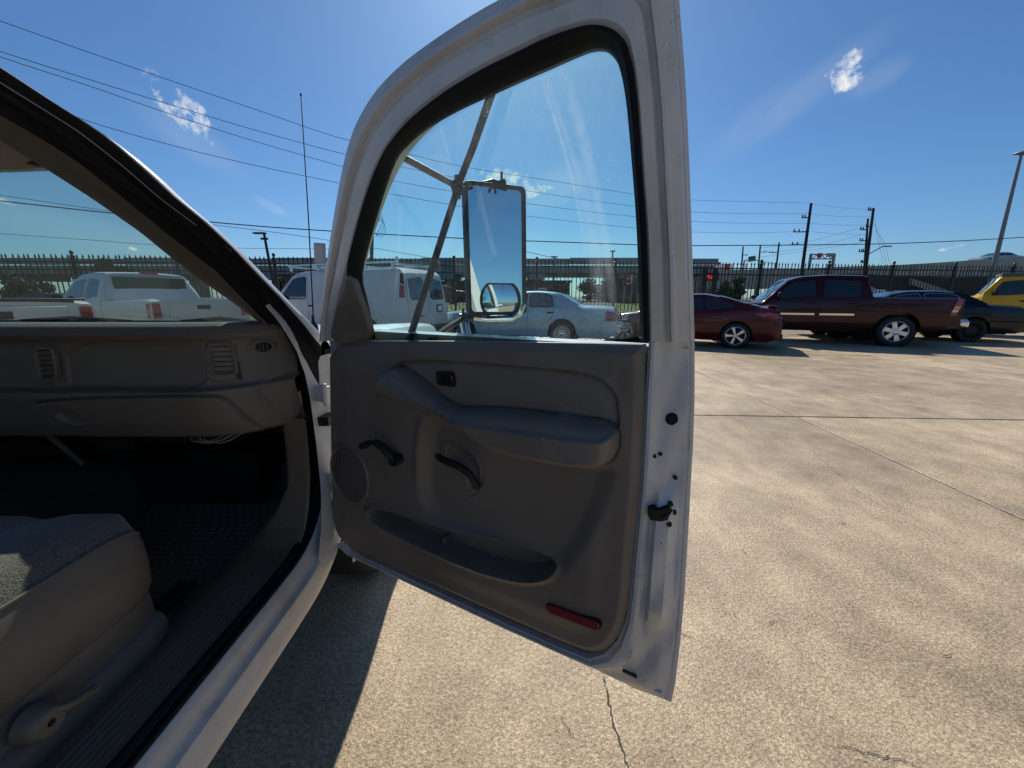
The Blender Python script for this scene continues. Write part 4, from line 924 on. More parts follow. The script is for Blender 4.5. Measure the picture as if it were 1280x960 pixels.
M['groundm'] = mat('dull_ground', (.20, .18, .15), .9, var=.2, vscale=.05)
M['asphalt'] = mat('asphalt', (.06, .06, .06), .85, var=.2, vscale=2)
M['grassm'] = mat('dry_grass', (.22, .23, .05), .9, var=.35, vscale=1.4, dirt=((.22, .18, .07), .5, 2))
def sheet(name, x0, x1, y0, y1, z, m, n=1):
    mb = MB(); mb.add([(x0, y0, z), (x1, y0, z), (x1, y1, z), (x0, y1, z)], [(0, 1, 2, 3)]); return tag(mb.build(name, m, smooth=False), kind='structure')
sheet('ground', -3000, 3000, -1500, 4500, -.06, M['groundm'])
lot = sheet('parking_lot', -40, 45, -16, 17.8, -.014, M['joint'])
GA = R(-2.9); GO = Vector((3.215, 4.15, 0)); gx_, gy_ = Vector((math.cos(GA), math.sin(GA), 0)), Vector((-math.sin(GA), math.cos(GA), 0))
SW = 4.9; me_s = None
mb = MB(); hs = SW / 2 - .010
mb.add([(-hs, -hs, -.05), (hs, -hs, -.05), (hs, hs, -.05), (-hs, hs, -.05), (-hs, -hs, -.006), (hs, -hs, -.006), (hs, hs, -.006), (-hs, hs, -.006)] + [(sx * (hs - .006), sy * (hs - .006), 0) for sx, sy in ((-1, -1), (1, -1), (1, 1), (-1, 1))],
       [(0, 1, 5, 4), (1, 2, 6, 5), (2, 3, 7, 6), (3, 0, 4, 7), (4, 5, 9, 8), (5, 6, 10, 9), (6, 7, 11, 10), (7, 4, 8, 11), (8, 9, 10, 11)])
slab0 = mb.build('concrete_slab', M['concrete'], lot, smooth=False)
first = True
for i in range(-7, 8):
    for j in range(-3, 4):
        c_ = GO + gx_ * (i + .5) * SW + gy_ * (j + .5) * SW
        if c_.y > 17.5 + .1 * c_.x: continue
        o = slab0 if first else slab0.copy()
        if not first: COL.objects.link(o); o.parent = lot
        first = False; o.location = c_ + Vector((0, 0, random.uniform(-.0015, .0015))); o.rotation_euler = (0, 0, GA)
# old pale filler crumbling out of the long joint
random.seed(31); yj = -1.5
while yj < 9:
    ln_ = random.uniform(.06, .7); mb = MB(); p = GO + gy_ * (yj - 4.15); xo = random.uniform(.001, .006); wj = random.uniform(.003, .006)
    mb.box(p + gx_ * (xo if random.random() < .7 else -xo) + gy_ * ln_ / 2 + Vector((0, 0, -.005)), (wj, ln_, .012), Matrix.Rotation(GA + random.uniform(-.004, .004), 3, 'Z')); mb.build('joint_filler', M['filler'], lot, smooth=False); yj += ln_ + random.uniform(.1, .9)
random.seed(77); mb = MB(); rows = []
for i in range(90):
    y = -1.5 + 10.5 * i / 89; p = GO + gy_ * (y - 4.15); w0_, w1_ = -.010 - random.uniform(.001, .007), -.010 + random.uniform(.0, .003); rows.append([p + gx_ * w0_ + Vector((0, 0, .0025)), p + gx_ * w1_ + Vector((0, 0, .0025))])
mb.rings(rows); mb.build('joint_edge', M['joint'], lot, smooth=False)
# cracks: thin jagged openings
def crack(pts, w0=.004):
    P_ = resample([atZ(*p, 0) for p in pts], 30); rows = []
    for i, p in enumerate(P_):
        t = (P_[min(i + 1, 29)] - P_[max(i - 1, 0)]).normalized(); nrm = Vector((-t.y, t.x, 0)); j = random.uniform(-.005, .005); w_ = w0 * random.uniform(.3, 1.2) * math.sin(math.pi * (i + .6) / 31) ** .4
        rows.append([p + nrm * (j - w_) + Vector((0, 0, .003)), p + nrm * (j + w_) + Vector((0, 0, .003))])
    mb = MB(); mb.rings(rows); o = mb.build('crack', M['joint'], lot, smooth=False); return o
crack([(753, 840), (760, 875), (766, 905), (778, 935), (785, 962)], .0035)
crack([(848, 792), (858, 795), (870, 799)], .0022); crack([(1040, 932), (1080, 940), (1145, 956)], .002); 
crack([(980, 468), (1030, 480), (1100, 500), (1190, 508), (1280, 520)], .004); crack([(1010, 560), (1080, 620), (1180, 680)], .0012); crack([(700, 895), (712, 915), (722, 925)], .0014)
mb = MB(); mb.rings([[Vector((x, y, z)) for y, z in ((17.6, -.04), (19, .0), (24, .38), (30, .74))] for x in (-80, 100)]); tag(mb.build('grass_verge', M['grassm']), kind='structure')
sheet('road', -300, 300, 30, 150, .74, M['asphalt'])
# grass blades
nb = 60000; rg = np.random.rand(nb, 2); bx_ = -30 + 66 * rg[:, 0]; by_ = 17.9 + 12 * rg[:, 1]; bz_ = np.interp(by_, [17.6, 19, 24, 30], [-.04, 0, .38, .74]); an = np.random.rand(nb) * 6.28; hh = .05 + .13 * np.random.rand(nb) ** 2; ww = .012
vv = np.zeros((nb, 3, 3)); vv[:, 0] = np.c_[bx_ - np.cos(an) * ww, by_ - np.sin(an) * ww, bz_]; vv[:, 1] = np.c_[bx_ + np.cos(an) * ww, by_ + np.sin(an) * ww, bz_]
vv[:, 2] = np.c_[bx_ + (np.random.rand(nb) - .5) * .08, by_ + (np.random.rand(nb) - .5) * .08, hh + bz_]
me = bpy.data.meshes.new('grass'); me.from_pydata(vv.reshape(-1, 3).tolist(), [], np.arange(nb * 3).reshape(-1, 3).tolist()); me.materials.append(mat('grass_blade', (.24, .27, .06), .8, var=.4, vscale=1.2))
go = bpy.data.objects.new('grass', me); COL.objects.link(go); tag(go, 'yellow green grass on the verge behind the iron fence', 'grass', kind='stuff')
random.seed(9)
for k, (px, py) in enumerate(((918, 768), (965, 779), (1185, 820), (1112, 508), (930, 690), (1055, 655))):
    p = atZ(px, py, .003); mb = MB(); an_ = random.uniform(0, 3); l_ = random.uniform(.014, .026); mb.tube([p - Vector((math.cos(an_) * l_, math.sin(an_) * l_, 0)), p + Vector((0, .002, .003)), p + Vector((math.cos(an_) * l_, math.sin(an_ + .3) * l_, 0))], [.0008, .0014, .0007], 5)
    tag(mb.build('twig', M['joint']), ['tiny dark twig nearest the door edge, low on the sunlit concrete', 'tiny dark twig just right of the one nearest the door', 'tiny dark twig lowest and farthest right on the concrete', 'tiny dark twig beyond the cross joint, in front of the pickup wheel', 'tiny dark twig level with the door latch, right of it', 'tiny dark twig close to the long diagonal joint'][k], 'twig', 'tiny twigs on the concrete')
# ================================================================== fence
M['iron'] = mat('black_iron', (.012, .012, .014), .45, .3, var=.3, vscale=20)
FO = Vector((-14.2, 13.0, 0)); FD = Vector((36.3, 4.62, 0)); FL = FD.length; FDn = FD.normalized(); FS = 3.05; FA = math.atan2(FDn.y, FDn.x); FH = 2.52
fence = thing('iron_fence', 'tall black iron picket fence running behind all the parked cars', 'fence', FO, FA)
def flocal(x, z, y=0): return Vector((x, y, z))
mb = MB(); mb.box((0, 0, 1.28), (.085, .085, 2.62)); mb.lathe([(.07, 2.58), (.07, 2.62), (.03, 2.64), (.03, 2.66), (.05, 2.69), (.055, 2.73), (.03, 2.77), (0, 2.78)], (0, 0, 0), (0, 0, 1), (1, 0, 0), 10)
post0 = mb.build('post', M['iron'], fence, smooth=False)
mb = MB(); mb.box((0, 0, 1.3), (.024, .024, 2.46)); zz0 = 2.53
mb.add([(-.014, 0, zz0), (0, -.014, zz0), (.014, 0, zz0), (0, .014, zz0), (-.035, 0, zz0 + .05), (0, -.012, zz0 + .06), (.035, 0, zz0 + .05), (0, .012, zz0 + .06), (0, 0, zz0 + .15)],
       [(0, 1, 5, 4), (1, 2, 6, 5), (2, 3, 7, 6), (3, 0, 4, 7), (4, 5, 8), (5, 6, 8), (6, 7, 8), (7, 4, 8)])
pk0 = mb.build('picket', M['iron'], fence, smooth=False)
mb = MB(); mb.box((FS / 2, 0, 0), (FS - .085, .04, .045)); rl0 = mb.build('rail', M['iron'], fence, smooth=False)
fp = fk = fr_ = True; NPK = 19
for b_ in range(-1, 13):
    o = post0 if fp else post0.copy()
    if not fp: COL.objects.link(o); o.parent = fence
    fp = False; o.location = (b_ * FS, 0, 0)
    for z in (.22, 2.18, 2.42):
        o = rl0 if fr_ else rl0.copy()
        if not fr_: COL.objects.link(o); o.parent = fence
        fr_ = False; o.location = (b_ * FS, 0, z)
    for k in range(1, NPK + 1):
        o = pk0 if fk else pk0.copy()
        if not fk: COL.objects.link(o); o.parent = fence
        fk = False; o.location = (b_ * FS + k * FS / (NPK + 1), random.uniform(-.004, .004), random.uniform(-.008, .008)); o.rotation_euler = (random.uniform(-.008, .008), random.uniform(-.008, .008), 0)
# ================================================================== vehicles
def paint(name, c, rough=.22, metal=.0, var=.06, dirt=((.20, .17, .14), .63, 1.0), coat=.3, spec=.25): return mat(name, c, rough, metal, coat=coat, spec=spec, var=var, vscale=2.2, dirt=dirt, rvar=.05)
M['maroon'] = paint('maroon_paint', (.075, .002, .006), dirt=((.12, .05, .05), .72, 1)); M['darkmar'] = paint('dark_maroon_paint', (.036, .001, .004), dirt=((.06, .03, .03), .72, 1)); M['navy'] = paint('dark_navy_paint', (.005, .006, .011), dirt=((.03, .03, .03), .72, 1))
M['ice'] = paint('light_blue_silver_paint', (.36, .47, .57), .28, .12, coat=.6, spec=.5); M['vanwhite'] = paint('van_white_paint', (.58, .60, .62), .38); M['yellow'] = paint('yellow_paint', (.70, .40, .012), .3); M['softtop'] = mat('grey_soft_top', (.10, .11, .11), .8, bump=.3, bscale=40)
M['carglass'] = mat('dark_car_glass', (.012, .016, .017), .05, coat=.6, spec=.7); M['greyglass'] = mat('grey_car_glass', (.10, .13, .14), .10, coat=.6)
M['rim'] = mat('alloy_rim', (.62, .63, .65), .25, .9, var=.1, vscale=30); M['gap'] = mat('panel_gap', (.01, .01, .01), .8); M['taillens'] = mat('tail_lens', (.30, .008, .010), .18, coat=1); M['amber'] = mat('amber_lens', (.85, .30, .03), .2, coat=1); M['clearlens'] = mat('clear_lens', (.75, .74, .70), .2, coat=1)
M['plate'] = mat('plate', (.7, .7, .68), .5)
def car(name, label, cat, spec, parent_loc, rz, group=None):
    S = spec; t = thing(name, label, cat, parent_loc, rz, group)
    L_, W = S['L'], S['W'] / 2; paintm = M[S['paint']]
    fx = lambda key: (lambda x: float(np.interp(x, *zip(*S[key]))))
    top, belt = fx('top'), fx('belt')
    hw = (lambda x: W * float(np.interp(x, *zip(*S.get('plan', [(0, .84), (.25, .95), (.9, 1), (L_ - .9, 1), (L_ - .2, .95), (L_, .88)])))))
    zb0 = S.get('zb', .26); roofw = S.get('roofw', .78); xa = S['axles']; ra = S.get('ra', .39); zc = S.get('zc', .34); tumble = S.get('bulge', .06)
    def sidey(x, z):
        b = belt(x); tt = top(x)
        if z <= b: q = (z - zb0) / max(.01, b - zb0); return hw(x) - tumble * (abs(q - .6) / .6) ** 2.2
        yb = hw(x) - tumble * (.4 / .6) ** 2.2; g = min(1, (z - b) / max(.05, (S['roof'] - .06) - b)); return yb - (yb - W * roofw) * g ** 1.15
    st = sorted(set([round(v, 3) for v in np.linspace(0, L_, 46)] + [round(xa_ + d, 3) for xa_ in xa for d in np.linspace(-ra, ra, 19)]))
    rings = []
    for x in st:
        zb = zb0 + .04 * (x < .15 or x > L_ - .15)
        for xa_ in xa:
            if abs(x - xa_) <= ra: zb = max(zb, zc + math.sqrt(max(0, ra * ra - (x - xa_) ** 2)))
        b, tt = belt(x), max(top(x), belt(x) + .012); side = []
        side.append((max(.1, sidey(x, zb) - .10), zb)); 
        for i in range(8): z = zb + (b - zb) * i / 7; side.append((sidey(x, z), z))
        cab = tt > b + .10
        te = tt - .05 if cab else b + (tt - b) * .6
        for i in (1, 2, 3): z = b + (te - b) * i / 3; side.append(((sidey(x, z) if cab else sidey(x, b) - .02 * i), z))
        ye = side[-1][0]
        bed = S.get('bed')
        if bed and bed[0] < x < bed[1]: side += [(ye - .01, tt), (ye - .07, tt), (ye - .075, .85), (ye * .5, .85), (0, .85)]
        else: side += [(ye - .03, tt - .018), (ye - .12, tt), (ye * .6, tt + .012), (ye * .3, tt + .02), (0, tt + .022)]
        ring = [Vector((L_ / 2 - x, y, z)) for y, z in side]; ring += [Vector((L_ / 2 - x, -y, z)) for y, z in side[::-1][1:]]
        rings.append(ring)
    mb = MB(); mb.rings(rings); mb.rings([[v for v in rings[0]], [Vector((v.x, v.y * .3, .5)) for v in rings[0]]]); mb.rings([[v for v in rings[-1]], [Vector((v.x, v.y * .3, .5)) for v in rings[-1]]])
    body = mb.build('body', paintm, t, angle=32)
    mb = MB(); mb.box((0, 0, zb0 + .12), (L_ * .9, S['W'] * .62, .34)); mb.box((0, 0, .62), (L_ * .80, S['W'] * .80, .12)); mb.build('underbody', M['gap'], t, smooth=False)
    def sp(poly, name_, m, off=.006, side=1, nr=10, ncl=10, thick=.012, sm=1):
        q = rq(poly) if sm else poly; rows = []
        for r_ in patch(q, nr, ncl): rows.append([Vector((L_ / 2 - x, side * (sidey(x, z) + off), z)) for x, z in r_])
        mb = MB(); mb.rings(rows); per = [r_[0] for r_ in rows] + rows[-1][1:-1] + [r_[-1] for r_ in rows[::-1]] + rows[0][-2:0:-1]
        mb.rings([per + [per[0]], [p - Vector((0, side * thick, 0)) for p in per] + [per[0] - Vector((0, side * thick, 0))]])
        return mb.build(name_, m, t, angle=40)
    def strip(pts, w_, name_, m, side=1, off=.003):
        NS = 18 if len(pts) < 9 else 44; P_ = resample([Vector((x, z, 0)) for x, z in pts], NS); rows = []
        for i, p in enumerate(P_):
            d = (P_[min(i + 1, NS - 1)] - P_[max(0, i - 1)]).normalized(); n_ = Vector((-d.y, d.x, 0)) * w_ / 2
            rows.append([Vector((L_ / 2 - q.x, side * (sidey(q.x, q.y) + o), q.y)) for q, o in ((p - n_, off - .008), (p - n_, off), (p + n_, off), (p + n_, off - .008))])
        mb = MB(); mb.rings(rows); return mb.build(name_, m, t, angle=40)
    for sgn in (1, -1):
        for wdw in S['windows']:
            poly = wdw[0] if isinstance(wdw, tuple) else wdw; gm = M[wdw[1]] if isinstance(wdw, tuple) else M[S.get('glass', 'carglass')]
            wo = sp(poly, 'side_window', gm, .004, sgn)
            if S.get('winframe'): 
                q = rq(poly); strip([tuple(p) for p in q] + [tuple(q[0])], S.get('wfw', .025), 'window_trim', M[S['winframe']], sgn, .006)
        for sm_ in S['seams']: strip(sm_, .009, 'door_gap', M['gap'], sgn, .0015)
        for hx, hz in S['handles']: 
            mb = MB(); mb.box((L_ / 2 - hx, sgn * (sidey(hx, hz) + .012), hz), (.19, .028, .045)); mb.build('door_handle', M[S.get('handlem', S['paint'])], t, bevel=.01)
        for m_ in S.get('mould', []): strip(m_[0], m_[1], 'side_moulding', M[m_[2]], sgn, .010)
        for tl in S.get('tails', []): sp(tl[0], 'tail_light', M[tl[1]], .008, sgn, sm=tl[2] if len(tl) > 2 else 1)
        for tl in S.get('heads', []): sp(tl[0], 'headlight', M[tl[1]], .008, sgn)
        if 'mirror' in S:
            mx_, mz_ = S['mirror']; mb = MB(); yy = sidey(mx_, mz_); mb.box((L_ / 2 - mx_, sgn * (yy + .13), mz_ + .05), (.09, .20, .16)); mb.box((L_ / 2 - mx_, sgn * (yy + .03), mz_), (.05, .1, .05)); mb.build('side_mirror', M[S.get('mirrorm', 'blackpl')], t, bevel=.03)
        for xa_ in xa:
            rr = S['rw']; hwid = .11; yc = sgn * (hw(xa_) - hwid - .02); c_ = (L_ / 2 - xa_, yc, rr)
            ty = make_tyre(t, c_, (0, 1, 0), rr, .22, S['rr'])
            wheel_rim(ty, c_, sgn, S)
            mb = MB(); mb.lathe([(.0, -.02), (ra * .93, -.02), (ra * .96, .10)], (L_ / 2 - xa_, yc - sgn * .12, zc), (0, sgn, 0), (0, 0, 1), 20); mb.build('wheel_well', M['gap'], t)
    # windscreens on the centre profile
    for (x0, x1, nm) in S['screens']:
        rows = []
        for i in range(9):
            x = x0 + (x1 - x0) * i / 8; z = max(top(x), belt(x) + .012); w_ = sidey(x, min(z - .06, S['roof'] - .06)) - .09
            if z - belt(x) < .25: w_ = min(w_, hw(x) - .14)
            rows.append([Vector((L_ / 2 - x, w_ * k / 5, z + .030 - .022 * abs(k / 5) ** 3)) for k in range(-5, 6)])
        mb = MB(); mb.rings(rows); mb.build(nm, M[S.get('glass', 'carglass')], t)
    for (c_, d_, nm, m_) in S.get('boxes', []):
        mb = MB(); mb.box((L_ / 2 - c_[0], c_[1], c_[2]), d_); mb.build(nm, M[m_], t, bevel=min(d_) * .2)
    return t, sidey
def wheel_rim(par, c_, sgn, S):
    rr = S['rr']; n = S.get('spokes', 6); c_ = Vector(c_); m = M[S.get('rimm', 'rim')]
    mb = MB(); mb.lathe([(.0, .03), (rr, .03), (rr, .04)], c_, (0, sgn, 0), (0, 0, 1), 24); mb.build('rim_recess_shade', M['gap'], par)  # near-black disc paints the shade in the recess behind the spokes
    mb = MB(); mb.lathe([(rr * .90, .05), (rr * .90, .085), (rr * .96, .098), (rr * 1.02, .092), (rr * 1.03, .06)], c_, (0, sgn, 0), (0, 0, 1), 32)
    mb.lathe([(0, .10), (rr * .14, .10), (rr * S.get('hub', .26), .085), (rr * S.get('hub', .26), .05)], c_, (0, sgn, 0), (0, 0, 1), 20)
    for k in range(n):
        a = 2 * math.pi * (k + .25) / n; d = Vector((math.sin(a), 0, math.cos(a))); q = Vector((math.cos(a), 0, -math.sin(a))); wi, wo = S.get('sw', (.05, .07))
        y0, y1 = Vector((0, sgn * .05, 0)), Vector((0, sgn * .088, 0)); r0, r1 = rr * .18, rr * .94
        p = [c_ + d * r0 - q * wi / 2, c_ + d * r0 + q * wi / 2, c_ + d * r1 + q * wo / 2, c_ + d * r1 - q * wo / 2]
        mb.add([v + y0 for v in p] + [v + y1 for v in p], [(0, 1, 2, 3), (4, 5, 6, 7), (0, 1, 5, 4), (1, 2, 6, 5), (2, 3, 7, 6), (3, 0, 4, 7)])
    mb.build('rim', m, par, angle=30)
def place(S, wheel_px, a_deg, zc_px=None, axle=1):
    """world location + heading so that the near (left) wheel of the given axle touches the ground under a pixel"""
    P_ = wheel_px if isinstance(wheel_px, Vector) else atZ(wheel_px[0], wheel_px[1], 0); rz = R(180 - a_deg); lp = Vector((S['L'] / 2 - S['axles'][axle], S['W'] / 2 - .02, 0)); lp.rotate(Matrix.Rotation(rz, 3, 'Z')); q = P_ - lp; q.z = 0; return q, rz
# --- maroon coupe
Sc = dict(L=4.83, W=1.80, paint='maroon', roof=1.40, roofw=.62, rw=.335, rr=.235, ra=.375, zc=.335, axles=(.98, 3.83), zb=.22, spokes=5, sw=(.04, .075), hub=.2,
    top=[(0, .60), (.2, .70), (.9, .86), (1.35, .93), (2.15, 1.30), (2.6, 1.39), (3.0, 1.40), (3.5, 1.30), (4.0, 1.14), (4.35, 1.06), (4.65, 1.05), (4.74, .98), (4.83, .70)],
    belt=[(0, .56), (.2, .66), (.9, .80), (1.35, .87), (2.2, .90), (3.3, .95), (3.9, 1.00), (4.35, 1.0), (4.65, .97), (4.83, .66)],
    plan=[(0, .62), (.15, .78), (.5, .93), (1, .98), (2.4, 1), (3.9, 1), (4.4, .96), (4.7, .88), (4.83, .74)],
    windows=[[(1.62, .93), (2.12, 1.20), (2.6, 1.31), (2.95, 1.32), (3.05, .98), (2.2, .94)], [(3.10, .99), (3.02, 1.31), (3.35, 1.27), (3.78, 1.06), (3.70, 1.04)]],
    seams=[[(1.72, .30), (1.66, .6), (1.70, .90)], [(3.02, .30), (3.22, .55), (3.12, .97)], [(4.42, .98), (4.30, .84), (4.45, .60)], [(4.28, .40), (4.40, .58), (4.82, .60)]], handles=[(2.95, .80)],
    tails=[([(4.14, .93), (4.50, .945), (4.70, .90), (4.72, .80), (4.60, .77), (4.40, .83)], 'taillens', 1)], heads=[([(.10, .62), (.55, .74), (.52, .66), (.18, .55)], 'clearlens')],
    screens=[(1.38, 2.15, 'windshield'), (3.35, 4.30, 'rear_window')], mirror=(1.85, .98), mirrorm='maroon',
    boxes=[((4.58, 0, 1.085), (.20, 1.30, .025), 'spoiler', 'maroon'), ((4.79, 0, .32), (.16, 1.3, .16), 'rear_valance', 'blackpl'), ((4.80, .45, .30), (.12, .08, .06), 'exhaust_tip', 'chrome'), ((4.825, 0, .74), (.03, .34, .13), 'licence_plate', 'plate')])
q, rz = place(Sc, (917, 436), 29); car('maroon_coupe', 'maroon two-door coupe with silver five-spoke wheels beside the open door', 'car', Sc, q, rz)
# --- maroon crew cab pickup
Sp = dict(L=5.85, W=2.0, paint='darkmar', roof=1.93, roofw=.74, rw=.405, rr=.275, ra=.50, zc=.42, axles=(1.0, 4.63), zb=.48, bulge=.05, spokes=6, sw=(.09, .11), hub=.42, bed=(3.98, 5.78),
    top=[(0, .90), (.10, 1.04), (.5, 1.10), (1.35, 1.16), (1.48, 1.19), (2.10, 1.82), (2.4, 1.90), (3.0, 1.93), (3.84, 1.90), (3.92, 1.85), (3.955, 1.27), (4.0, 1.32), (5.80, 1.30), (5.85, 1.26)],
    belt=[(0, .87), (.10, 1.00), (.5, 1.05), (1.4, 1.11), (1.7, 1.24), (3.9, 1.27), (4.0, 1.29), (5.80, 1.27), (5.85, 1.23)],
    plan=[(0, .80), (.2, .93), (.7, .99), (2, 1), (3.9, 1), (3.94, .975), (3.98, 1), (5.6, 1), (5.85, .96)],
    windows=[[(1.72, 1.29), (2.18, 1.74), (2.72, 1.79), (2.74, 1.30)], ([(2.92, 1.31), (2.92, 1.79), (3.68, 1.78), (3.74, 1.70), (3.74, 1.31)], 'carglass')],
    seams=[[(1.62, .55), (1.58, .9), (1.64, 1.25)], [(2.82, .55), (2.82, 1.80)], [(3.80, 1.82), (3.82, 1.3), (3.70, .98), (3.55, .6)], [(3.955, .55), (3.955, 1.84)], [(1.64, 1.25), (2.16, 1.80), (2.5, 1.84), (3.78, 1.83)]],
    handles=[(2.66, 1.16), (3.62, 1.16)], mould=[([(1.70, .84), (2.76, .84)], .05, 'chrome'), ([(2.88, .84), (3.66, .84)], .05, 'chrome')],
    tails=[([(5.70, 1.27), (5.83, 1.27), (5.79, 1.10), (5.66, 1.10)], 'taillens', 0), ([(5.66, 1.09), (5.79, 1.09), (5.765, 1.00), (5.635, 1.00)], 'amber', 0), ([(5.635, .99), (5.76, .99), (5.74, .93), (5.615, .93)], 'clearlens', 0), ([(5.615, .92), (5.74, .92), (5.73, .85), (5.60, .85)], 'taillens', 0)],
    heads=[([(.12, .96), (.36, .99), (.36, .82), (.12, .82)], 'clearlens')], screens=[(1.50, 2.10, 'windshield'), (3.925, 3.952, 'rear_window')], mirror=(1.86, 1.32),
    boxes=[((5.93, 0, .66), (.20, 1.85, .20), 'rear_bumper', 'chrome'), ((5.95, .80, .64), (.18, .30, .15), 'bumper_end', 'chrome'), ((2.9, 0, .42), (3.4, 1.3, .14), 'frame_rail', 'gap'), ((6.04, 0, .52), (.14, .06, .06), 'tow_hitch', 'steel')])
q, rz = place(Sp, (1116, 433.5), 23); car('maroon_pickup', 'dark maroon crew cab pickup with polished six-spoke wheels and orange-red tail lamps', 'pickup truck', Sp, q, rz)
# --- dark navy saloon
Ss = dict(L=5.35, W=1.92, paint='navy', roof=1.50, roofw=.70, rw=.345, rr=.22, ra=.40, zc=.35, axles=(1.0, 4.12), zb=.28, spokes=12, sw=(.02, .03), rimm='blackpl', hub=.6,
    top=[(0, .75), (.2, .86), (1.5, 1.02), (2.25, 1.42), (2.6, 1.49), (3.3, 1.50), (3.7, 1.46), (4.05, 1.32), (4.40, 1.10), (5.15, 1.05), (5.35, .80)],
    belt=[(0, .70), (.2, .81), (1.5, .96), (3.0, 1.03), (4.3, 1.03), (5.15, .99), (5.35, .75)],
    windows=[[(1.85, 1.05), (2.3, 1.36), (2.85, 1.43), (2.88, 1.08)], [(2.95, 1.08), (2.95, 1.43), (3.5, 1.42), (3.72, 1.36), (3.86, 1.10)]],
    seams=[[(1.75, .35), (1.78, 1.02)], [(2.92, .35), (2.92, 1.05)], [(3.72, .55), (3.9, .8), (3.86, 1.05)]], handles=[(2.75, .92), (3.68, .92)], mould=[([(1.3, .62), (5.2, .62)], .045, 'gap')], winframe='chrome', wfw=.016,
    tails=[([(5.18, .93), (5.33, .90), (5.33, .72), (5.20, .72)], 'taillens')], screens=[(1.55, 2.25, 'windshield'), (3.72, 4.36, 'rear_window')], mirror=(1.95, 1.08), mirrorm='navy', boxes=[((5.36, 0, .52), (.14, 1.7, .20), 'rear_bumper', 'navy')])
q, rz = place(Ss, (1211, 428), 20); car('navy_saloon', 'dark navy long saloon mostly hidden behind the maroon pickup bed', 'car', Ss, q, rz)
# --- yellow off-roader
Sj = dict(L=3.9, W=1.70, paint='yellow', roof=2.03, roofw=.84, rw=.40, rr=.22, ra=.46, zc=.42, axles=(.62, 3.1), zb=.52, bulge=.02, spokes=5,
    top=[(0, 1.22), (.05, 1.25), (1.18, 1.33), (1.22, 1.36), (1.58, 1.98), (1.75, 2.02), (3.6, 2.03), (3.82, 1.95), (3.9, 1.3)], belt=[(0, 1.17), (1.2, 1.28), (3.9, 1.30)], plan=[(0, .72), (1.2, .80), (1.25, 1), (3.9, 1)],
    windows=[[(1.42, 1.35), (1.66, 1.86), (2.28, 1.87), (2.32, 1.36)], [(2.52, 1.36), (2.50, 1.86), (3.5, 1.86), (3.6, 1.36)]], seams=[[(1.32, .6), (1.30, 1.32)], [(2.38, 1.35), (2.36, .95), (2.2, .62)]], handles=[(2.20, 1.18)], handlem='blackpl', winframe='yellow',
    mould=[([(1.64, 1.925), (1.80, 1.945), (2.36, 1.95)], .05, 'yellow'), ([(2.44, 1.32), (2.44, 1.96)], .16, 'softtop'), ([(1.6, 2.0), (3.7, 2.0)], .09, 'softtop')], screens=[(1.24, 1.56, 'windshield')], mirror=(1.55, 1.40),
    boxes=[((2.7, 0, 2.05), (2.2, 1.44, .06), 'soft_top', 'softtop'), ((.02, 0, .66), (.14, 1.5, .16), 'front_bumper', 'blackpl'), ((4.0, 0, 1.1), (.24, .7, .7), 'spare_wheel', 'tyre')])
q = Vector((16.4, 13.0, 0)); ln = Vector((.1, .85, 0)); ln.rotate(Matrix.Rotation(R(135), 3, 'Z')); q = q - ln; car('yellow_off_roader', 'boxy yellow off-road car with grey soft top behind the navy saloon', 'car', Sj, q, R(135))
# --- light blue saloon seen through the door glass
Sb = dict(Ss); Sb.update(L=5.38, W=1.90, paint='ice', roof=1.47, rw=.335, rr=.225, rimm='rim', spokes=16, sw=(.012, .026), hub=.35, axles=(1.02, 3.93), glass='greyglass', zb=.25,
    top=[(0, .72), (.2, .84), (1.6, .98), (2.35, 1.38), (2.7, 1.46), (3.2, 1.47), (3.6, 1.43), (3.85, 1.36), (4.38, 1.08), (5.15, 1.05), (5.30, 1.0), (5.38, .78)],
    belt=[(0, .68), (.2, .80), (1.6, .93), (3.0, .99), (4.3, 1.01), (5.15, .99), (5.30, .95), (5.38, .73)],
    windows=[[(1.95, 1.02), (2.42, 1.32), (2.90, 1.40), (2.93, 1.05)], [(3.02, 1.05), (3.00, 1.40), (3.42, 1.39), (3.60, 1.33), (3.68, 1.06)]], winframe='blackpl', wfw=.03,
    seams=[[(1.85, .35), (1.88, .98)], [(2.98, .35), (2.98, 1.42)], [(3.50, .62), (3.66, .8), (3.74, 1.05), (3.66, 1.38)], [(4.36, .95), (4.36, 1.0)]], handles=[(2.8, .90), (3.60, .90)], handlem='blackpl',
    mould=[([(1.45, .62), (3.5, .62)], .05, 'ice'), ([(4.4, .62), (5.25, .62)], .05, 'ice')],
    tails=[([(5.08, .96), (5.30, .93), (5.36, .80), (5.34, .70), (5.06, .70)], 'taillens', 0)], screens=[(1.65, 2.35, 'windshield'), (3.68, 4.33, 'rear_window')], mirror=(2.05, 1.03), mirrorm='ice',
    boxes=[((5.40, 0, .50), (.14, 1.72, .26), 'rear_bumper', 'ice'), ((5.385, .62, .83), (.04, .42, .20), 'tail_light', 'taillens'), ((5.385, -.62, .83), (.04, .42, .20), 'tail_light', 'taillens'), ((5.39, 0, .84), (.03, .34, .15), 'licence_plate', 'plate'), ((4.35, .951, .80), (.16, .004, .16), 'fuel_flap', 'ice')])
q, rz = place(Sb, Vector((atY(702, 412, 10.5).x, 10.5, 0)), 17); car('pale_blue_saloon', 'pale blue four-door saloon seen through the open door window', 'car', Sb, q, rz)
